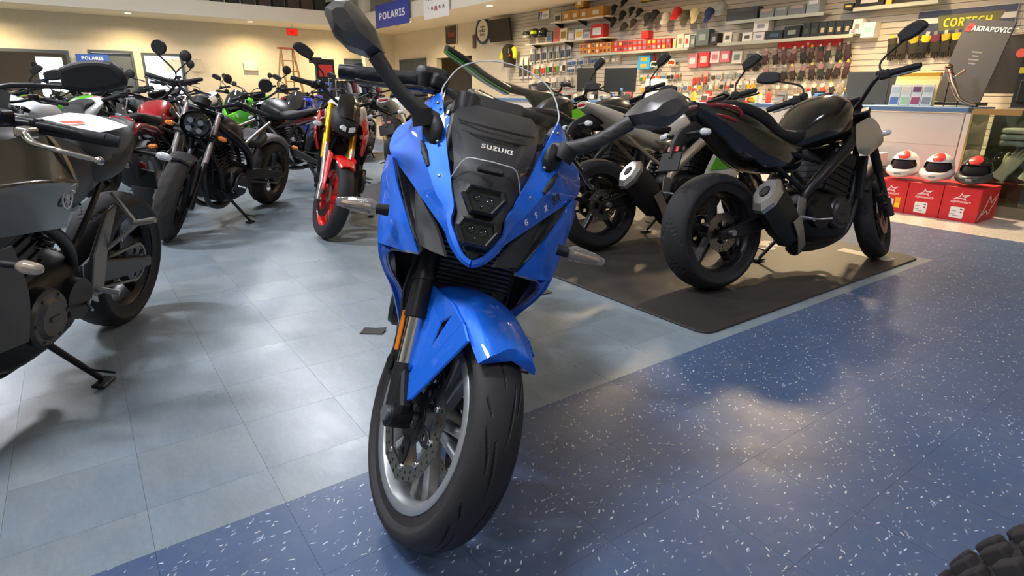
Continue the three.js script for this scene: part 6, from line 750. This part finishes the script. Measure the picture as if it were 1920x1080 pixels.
{ const g = thing('exhaust_header', 'titanium exhaust header pipe with bronze tint held on the display panel', 'exhaust pipe', null, onCounter(1786, 6.9), FACE_A); add(g, 'pipe', tube([[-.08, .34, .02], [-.05, .28, .03], [.0, .18, .05], [.06, .08, .05], [.14, .03, .04], [.2, .016, .03]], [.026, .026, .024, .02, .018, .016], { rs: 14, seg: 6 }), M('#b09a86', .22, 1)); add(g, 'pipe_end', sph(.034, 16, 12).translate(-.09, .36, .015), M('#9a7a60', .25, 1)); add(g, 'side_stub', bar([-.03, .26, .04], [.06, .33, .05], .012, 10), M('#b09a86', .22, 1)); add(g, 'clamp', new THREE.TorusGeometry(.027, .006, 8, 18).rotateX(1).translate(-.06, .3, .027), M('#a84a34', .3, .8)); add(g, 'support', merge([bar([.06, 0, .05], [.06, .1, .05], .005, 6), bar([-.06, 0, .02], [-.06, .28, .02], .005, 6)]), satinBlack); }
for (const [x, a, w, h, l] of [[1620, 7.2, .44, .34, 'black poster board behind the handlebar on the counter'], [1680, 7.45, .4, .36, 'slate poster board behind the brochure stand']]) { const g = thing('poster_board', l, 'sign', null, onCounter(x, a), FACE_A); add(g, 'board', box(w, h, .015).translate(0, h / 2 + .002, 0), M('#33373b', .5)); add(g, 'foot', box(w * .5, .012, .12).translate(0, .007, 0), blackPlastic); }
// small goods on the counter
{ const cols = ['#d8d4cc', '#c23a34', '#2c2c30', '#7a7f88', '#e0b030', '#4a78b0', '#b8a89a', '#3a3a3c'], what = ['polish tin', 'spray bottle', 'card rack', 'tool pouch'];
  for (let i = 0; i < 34; i++) { const x = 1005 + i * 17.5 + rr(-4, 4), k = i % 4; if (x > 1590 || (x > 1190 && x < 1250)) continue; const g = thing(['polish_tin', 'spray_bottle', 'card_rack', 'tool_pouch'][k], ['round polish tin among the small goods on the counter', 'small spray bottle among the small goods on the counter', 'little card rack among the small goods on the counter', 'soft tool pouch among the small goods on the counter'][k], ['tin', 'bottle', 'rack', 'pouch'][k], 'small ' + what[k] + ' on counter', onCounter(x, rr(6.75, 7.0)), FACE_A + rr(-.4, .4)); const c = M(pick(cols), .45), c2 = M(pick(cols), .5); if (k === 0) { add(g, 'can', cyl(.035, .035, .09, 16).translate(0, .045, 0), c); add(g, 'lid', cyl(.03, .034, .02, 16).translate(0, .1, 0), c2); } else if (k === 1) { add(g, 'bottle', lathe([[0, 0], [.03, 0], [.032, .01], [.032, .1], [.014, .125], [.014, .14], [0, .14]], 16), c); add(g, 'trigger', rbox(.02, .035, .06, .006).translate(0, .155, .012), c2); } else if (k === 2) { add(g, 'rack', merge([box(.12, .02, .1).translate(0, .01, 0), box(.12, .14, .006).translate(0, .07, -.045)]), c); for (let j = 0; j < 3; j++) add(g, 'card', box(.1, .1 - j * .02, .004).rotateX(-.2).translate(0, .07 - j * .01, -.02 + j * .025), M(pick(cols), .5)); } else { add(g, 'pouch', rbox(.14, .08, .08, .03).translate(0, .04, 0), c); add(g, 'zip', box(.12, .006, .004).translate(0, .06, .04), chrome); } } }
// ---------- glass case at the end of the counter ----------
{
  const e = toAB(onA(1824, 215, 6.75)), L = 1.6, g = thing('glass_case', 'glass display case with pale wooden edge and chrome posts', 'display case', null, AB(6.75, 0, e[2] - L / 2), FACE_A);
  const glass = new THREE.MeshPhysicalMaterial({ color: 0xe9efe6, transmission: 1, thickness: 0, roughness: .03, side: THREE.DoubleSide });
  add(g, 'base', box(L, .1, .6).translate(0, .05, -.3), M('#77705f', .6)); for (const y of [.3, .62]) add(g, 'shelf', box(L - .02, .008, .56).translate(0, y, -.3), glass); add(g, 'top', box(L, .012, .6).translate(0, .94, -.3), glass); add(g, 'wood_edge', box(.36, .05, .03).translate(-L / 2 + .18, .92, .0), M('#b48a4a', .5)); add(g, 'front_glass', box(L, .82, .006).translate(0, .52, 0), glass);
  for (const x of [-L / 2, 0, L / 2]) add(g, 'post', box(.018, .86, .018).translate(x, .5, .0), M('#b5a468', .35, .7)); add(g, 'back_board', box(L, .84, .01).translate(0, .52, -.59), M('#5f584a', .7)); add(g, 'end_post', box(.05, .9, .05).translate(-L / 2 - .03, .45, -.03), M('#e4dccd', .5));
  const at2 = (x, y, z) => AB(6.75 - z, y, e[2] - L / 2 - x);
  for (let i = 0; i < 3; i++) { const s = thing('folded_shirt', ['grey shirt folded in shiny plastic, bottom of the pile', 'grey-white shirt folded in shiny plastic, middle of the pile', 'white shirt folded in shiny plastic, top of the pile'][i], 'shirt', null, at2(-.36, .626 + i * .055, -.26), FACE_A); add(s, 'cloth', rbox(.42, .045, .36, .02).translate(0, .024, 0), M(['#8b8f95', '#a9adb2', '#c9c6c2'][i], .5)); add(s, 'plastic_sleeve', rbox(.44, .052, .38, .024).translate(0, .0265, 0), new THREE.MeshPhysicalMaterial({ color: 0xffffff, transmission: 1, thickness: 0, roughness: .12, side: THREE.DoubleSide })); }
  for (let i = 0; i < 3; i++) { const s = thing('white_glove', ['white leather glove with dark seams leaning upright in the case', 'white leather glove lying behind the upright one', 'cream work glove at the back of the case shelf'][i], 'glove', null, at2(-.5 + i * .17, .412, -.2 - i * .09), FACE_A); s.rotation.order = 'YXZ'; s.rotation.z = Math.PI - .5 + i * .2; s.scale.setScalar(1.25); add(s, 'palm', memo.palm, M(['#d9d2c4', '#cfc8b8', '#c8bfa8'][i], .6)); add(s, 'cuff', memo.cuff, M('#d9d2c4', .6)); }
  const bx = thing('black_box', 'black box behind the white gloves in the case', 'box', null, at2(-.2, .304, -.45), FACE_A); add(bx, 'carton', rbox(.3, .24, .14, .006).translate(0, .122, 0), M('#14151a', .5)); add(bx, 'label', box(.1, .04, .001).translate(0, .15, .0706), M('#6a6a70', .5));
  for (let i = 0; i < 4; i++) { const s = thing('packaged_glove', 'carded glove with yellow header standing on the glass case, ' + ['black', 'tan-backed', 'grey', 'olive'][i] + ' one', 'glove', null, at2(-.52 + i * .3, .95, -.3), FACE_A); add(s, 'card', box(.2, .34, .004).translate(0, .18, 0), M(['#1b1b1d', '#c29a68', '#6a6a6a', '#4a4a3a'][i], .6)); add(s, 'header', box(.2, .05, .006).translate(0, .33, .002), M('#c8bc2a', .5)); add(s, 'foot', box(.2, .008, .08).translate(0, .005, 0), blackPlastic); add(s, 'glove_shape', rbox(.13, .2, .03, .014).translate(0, .15, .018), M('#18181a', .8)); }
  const cp = thing('trucker_cap', 'pale pink cap lying on the glass case', 'cap', null, at2(.02, .952, -.09), FACE_A + .3); add(cp, 'crown', new THREE.SphereGeometry(.11, 20, 10, 0, 6.283, 0, 1.55), M('#d0a48c', .7)); add(cp, 'brim', patch([[[-.09, .01, .06], [0, .02, .11], [.09, .01, .06]], [[-.05, .004, .17], [0, .012, .19], [.05, .004, .17]]], { th: .004 }), M('#d8b09a', .7));
}
// riding jacket on a hanger by the right edge
{ const p = toAB(onA(1885, 75, 9.1)), g = thing('riding_jacket', 'white and black riding jacket with red collar hanging at the end of the slatwall', 'jacket', null, AB(9.25, p[1] - .35, p[2] - .06), FACE_A); add(g, 'torso', loftX([[-.35, 0, .2, .1, .09, 2.6], [0, 0, .22, .12, .1, 2.6], [.2, 0, .25, .11, .09, 2.4], [.32, 0, .12, .06, .06, 2.4]].map(q => q), { n: 20 }).rotateZ(Math.PI / 2).translate(.1, .1, 0).rotateY(Math.PI / 2), M('#1b1a20', .7)); add(g, 'sleeve', tube([[-.2, .42, 0], [-.26, .22, .08], [-.3, .0, .12]], [.075, .07, .05], { rs: 12 }), M('#e3d8cc', .6)); add(g, 'sleeve', tube([[.24, .4, 0], [.32, .18, .06], [.34, -.1, .1]], [.075, .07, .05], { rs: 12 }), M('#1b1a20', .7)); add(g, 'cuff', tube([[-.3, .0, .12], [-.305, -.04, .122]], [.052, .05], { rs: 12 }), M('#a8242a', .6)); add(g, 'glove', tube([[-.305, -.04, .122], [-.33, -.14, .14], [-.29, -.24, .15]], [.05, .055, .03], { rs: 10 }), M('#e3d8cc', .6)); add(g, 'hanger', merge([tube([[-.2, .43, 0], [0, .48, 0], [.2, .43, 0]], .008), bar([0, .48, 0], [0, .66, 0], .004, 6)]), chrome); add(g, 'emblem', ext(disk(.05), .006, { bevel: 0 }).translate(.12, .2, .125), M('#a83a34', .6)); }
// ---------- back area: ladder, kiosk, clothes rack ----------
{ const p = onY(545, 190, 1.0), d = rayOf(545, 165), t = 17 / d.dot(dB), q = AB(d.dot(dA) * t, 0, 17); const g = thing('step_ladder', 'tall wooden step ladder standing against the far wall', 'ladder', null, q, FACE_B + .3); for (const s of [-1, 1]) { add(g, 'rail', bar([s * .3, 0, .4], [s * .18, 2.1, 0], .028, 8), M('#c08848', .6)); add(g, 'rear_rail', bar([s * .32, 0, -.4], [s * .18, 2.05, -.02], .02, 8), M('#b89a68', .6)); } for (let i = 0; i < 7; i++) add(g, 'step', box(.56 - i * .03, .025, .09).translate(0, .25 + i * .26, .36 - i * .05), M('#c08848', .6)); add(g, 'top_cap', box(.42, .04, .2).translate(0, 2.12, -.01), M('#b8603a', .6)); }
{ const d = rayOf(612, 165), t = 14.2 / d.dot(dB), g = thing('info_kiosk', 'black information kiosk with red and blue panels', 'kiosk', null, AB(d.dot(dA) * t, 0, 14.2), FACE_B); add(g, 'post', box(.42, 1.75, .12).translate(0, .875, 0), M('#17181a', .5)); add(g, 'red_panel', box(.32, .26, .01).translate(0, 1.5, .066), M('#c8342c', .5)); add(g, 'blue_panel', box(.32, .2, .01).translate(0, 1.15, .066), M('#4a6ac0', .5)); add(g, 'base', box(.6, .05, .5).translate(0, .026, 0), M('#17181a', .5)); add(g, 'camera_arm', rbox(.25, .12, .2, .02).translate(-.2, 1.72, 0), M('#202124', .5)); }
{ const d = rayOf(667, 165), t = 12.6 / d.dot(dB), g = thing('clothes_rack', 'chrome clothes rack with dark garments and a navy folded pile on top', 'rack', null, AB(d.dot(dA) * t, 0, 12.6), FACE_B); for (const [x, z] of [[-.5, -.2], [-.5, .2], [.5, -.2], [.5, .2]]) add(g, 'post', bar([x, 0, z], [x, 1.3, z], .014, 8), chrome); add(g, 'rail', merge([bar([-.5, 1.3, .2], [.5, 1.3, .2], .012, 8), bar([-.5, 1.3, -.2], [.5, 1.3, -.2], .012, 8), box(1.02, .012, .44).translate(0, 1.31, 0)]), chrome); const gp = AB(d.dot(dA) * t, 1.32, 12.6); for (let i = 0; i < 9; i++) { const s = thing('hanging_shirt', ['black', 'charcoal', 'grey', 'maroon', 'white', 'navy', 'black', 'grey', 'dark red'][i] + ' shirt on the chrome clothes rack, number ' + ['one', 'two', 'three', 'four', 'five', 'six', 'seven', 'eight', 'nine'][i] + ' along the rail', 'shirt', null, AB(d.dot(dA) * t - .42 + i * .105, .62, 12.6), FACE_B + Math.PI / 2); add(s, 'cloth', ext([[-.2, 0], [.2, 0], [.2, .42], [.3, .4], [.26, .56], [.1, .64], [-.1, .64], [-.26, .56], [-.3, .4], [-.2, .42]], .05, { bevel: .02, seg: 2 }), M(['#17171a', '#2c2d30', '#8a8a88', '#5a1f26', '#d8d4cc', '#232c4a', '#141416', '#75767a', '#7a2228'][i], .8)); add(s, 'hanger', bar([0, .62, 0], [0, .68, 0], .005, 6), chrome); } const n = thing('folded_clothes', 'navy folded clothes and a cap on top of the chrome rack', 'clothes', null, gp, FACE_B); add(n, 'pile', rbox(.7, .14, .34, .04).translate(.1, .075, 0), M('#272a5c', .8)); add(n, 'camera_case', rbox(.16, .16, .14, .03).translate(.1, .23, 0), M('#1d2030', .6)); }
for (const [x, b, w, h, c, l] of [[370, 20.9, .3, .36, '#bdb6aa', 'small grey notice on the far wall'], [325, 20.9, .4, .34, '#e0dcd0', 'white notice sheet beside the glass door'], [470, 20.9, .4, .3, '#efe4c8', 'bright notice on the lit part of the far wall']]) { const p = toAB(onB(x, 122, b)); const g = thing('wall_notice', l, 'sign', null, AB(p[0], p[1], b), FACE_B); add(g, 'sheet', box(w, h, .01), M(c, .7)); add(g, 'pin', cyl(.012, .012, .02, 8, 'z').translate(0, h / 2 - .03, .01), M('#8a8a86', .5)); }
// stored things along the mezzanine edge
{ const cols = ['#2a2624', '#3a3430', '#1d1c1e', '#4a3a30', '#5a5450']; for (let i = 0; i < 9; i++) { const a = 3.9 + i * .42, g = thing('stored_crate', 'dark storage crate in the line along the mezzanine edge', 'crate', 'crates on the mezzanine', AB(a, MEZT, MB + .35), FACE_B + rr(-.1, .1)); const h = rr(.2, .4); add(g, 'crate_body', rbox(.33, h, .3, .02).translate(0, h / 2 + .001, 0), M(pick(cols), .7)); add(g, 'crate_lid', rbox(.35, .03, .32, .01).translate(0, h + .016, 0), M(pick(cols), .6)); } }
{ const g = thing('wall_spotlight', 'small twin security lamp under the blue hanging sign', 'lamp', null, AB(MA + .05, 2.9, 16.9), FACE_A); add(g, 'mount', cyl(.03, .03, .05, 12).translate(0, .06, 0), alu); for (const s of [-1, 1]) add(g, 'lamp_head', cyl(.045, .03, .08, 14, 'z').rotateX(.5).translate(s * .06, 0, .04), alu); }
// ---------- knobbly tyre at the near right corner ----------
{ const g = thing('off_road_wheel', 'chunky knobbly off-road tyre cut off by the corner, on the blue tiles', 'wheel', null, V(0, 0, 0)); const R = .3, W = .21; add(g, 'tyre', tyreGeo(R - .014, W, .16, 96, 24), M('#1e1c1b', .85)); add(g, 'rim', rimGeo(.16, W, 6, false, .05), satinBlack); for (let i = 0; i < 34; i++) for (let j = -3; j <= 3; j++) { const k = add(g, 'tread_block', G('knob', () => rbox(.034, .026, .027, .005, 1)), M('#242120', .88)); const a = i / 34 * 6.283 + (j & 1 ? .09 : 0), e = Math.abs(j) * .36, r = R - .014 - (1 - Math.cos(e)) * .06; k.position.set(Math.cos(a) * r, Math.sin(a) * r, Math.sin(e) * .112 * Math.sign(j)); k.rotation.set(0, 0, a - Math.PI / 2); } g.position.set(.8, R, -.45); g.rotation.y = 120 * RAD; }
// ---------- scraps on the floor ----------
{ const p = onY(699, 622), g = thing('rubber_scrap', 'small dark rubber mat scrap with a curled corner on the pale floor', 'scrap', null, p, -.1); add(g, 'sheet', patch([[[-.05, .006, -.035], [0, .004, -.035], [.055, .012, -.035]], [[-.05, .004, .035], [0, .004, .032], [.055, .006, .03]]], { th: .003 }), M('#3a3734', .8)); }
{ const p = onY(1012, 551), g = thing('rubber_scrap', 'flat grey rubber offcut beside the mat edge', 'scrap', null, p, .5); add(g, 'sheet', patch([[[-.07, .005, -.03], [.07, .005, -.04]], [[-.07, .005, .03], [.07, .005, .02]]], { th: .003 }), M('#4a4744', .8)); }
// black floor mat with white lettering under the bronze-disc sport bike
{ const g = thing('floor_mat', 'small black floor mat with white slanted lettering behind the red and white motorcycle', 'mat', null, V(-1.18, 0, -6.45), -.04); add(g, 'mat_sheet', rbox(.95, .008, 2.0, .003).translate(0, .0042, 0), M('#1c1c1e', .7)); add(g, 'mat_lettering', text('YAMAHA', .17, .0012).rotateX(-Math.PI / 2).translate(0, .0083, .86), M('#d8d8d4', .6)); }
// riding vest with neon sleeves at the left end of the slatwall
{ const p = toAB(onA(957, 104, RA - .2)), g = thing('riding_vest', 'black and neon yellow riding vest with red trim at the end of the slatwall', 'vest', null, AB(RA - .22, p[1] - .3, p[2]), FACE_A); add(g, 'torso', loftX([[-.3, 0, .17, .08, .08, 2.6], [-.05, 0, .2, .1, .09, 2.6], [.15, 0, .23, .1, .09, 2.4], [.27, 0, .1, .06, .06, 2.4]], { n: 20 }).rotateZ(Math.PI / 2).translate(0, .3, 0), M('#26261f', .7)); for (const s of [-1, 1]) add(g, 'sleeve', tube([[s * .2, .46, 0], [s * .28, .36, .03], [s * .31, .22, .06]], [.075, .068, .055], { rs: 12 }), M('#cfd22a', .6)); add(g, 'chest_panel', rbox(.2, .12, .02, .008).translate(0, .4, .1), M('#8c9296', .5)); add(g, 'trim', rbox(.26, .05, .02, .008).rotateZ(.2).translate(.02, .27, .098), M('#c43a2e', .6)); add(g, 'hanger', merge([tube([[-.18, .5, 0], [0, .56, 0], [.18, .5, 0]], .008), bar([0, .56, 0], [0, .64, 0], .004, 6), bar([0, .64, 0], [0, .64, -.16], .004, 6)]), chrome); }
renderer.render(scene, camera);
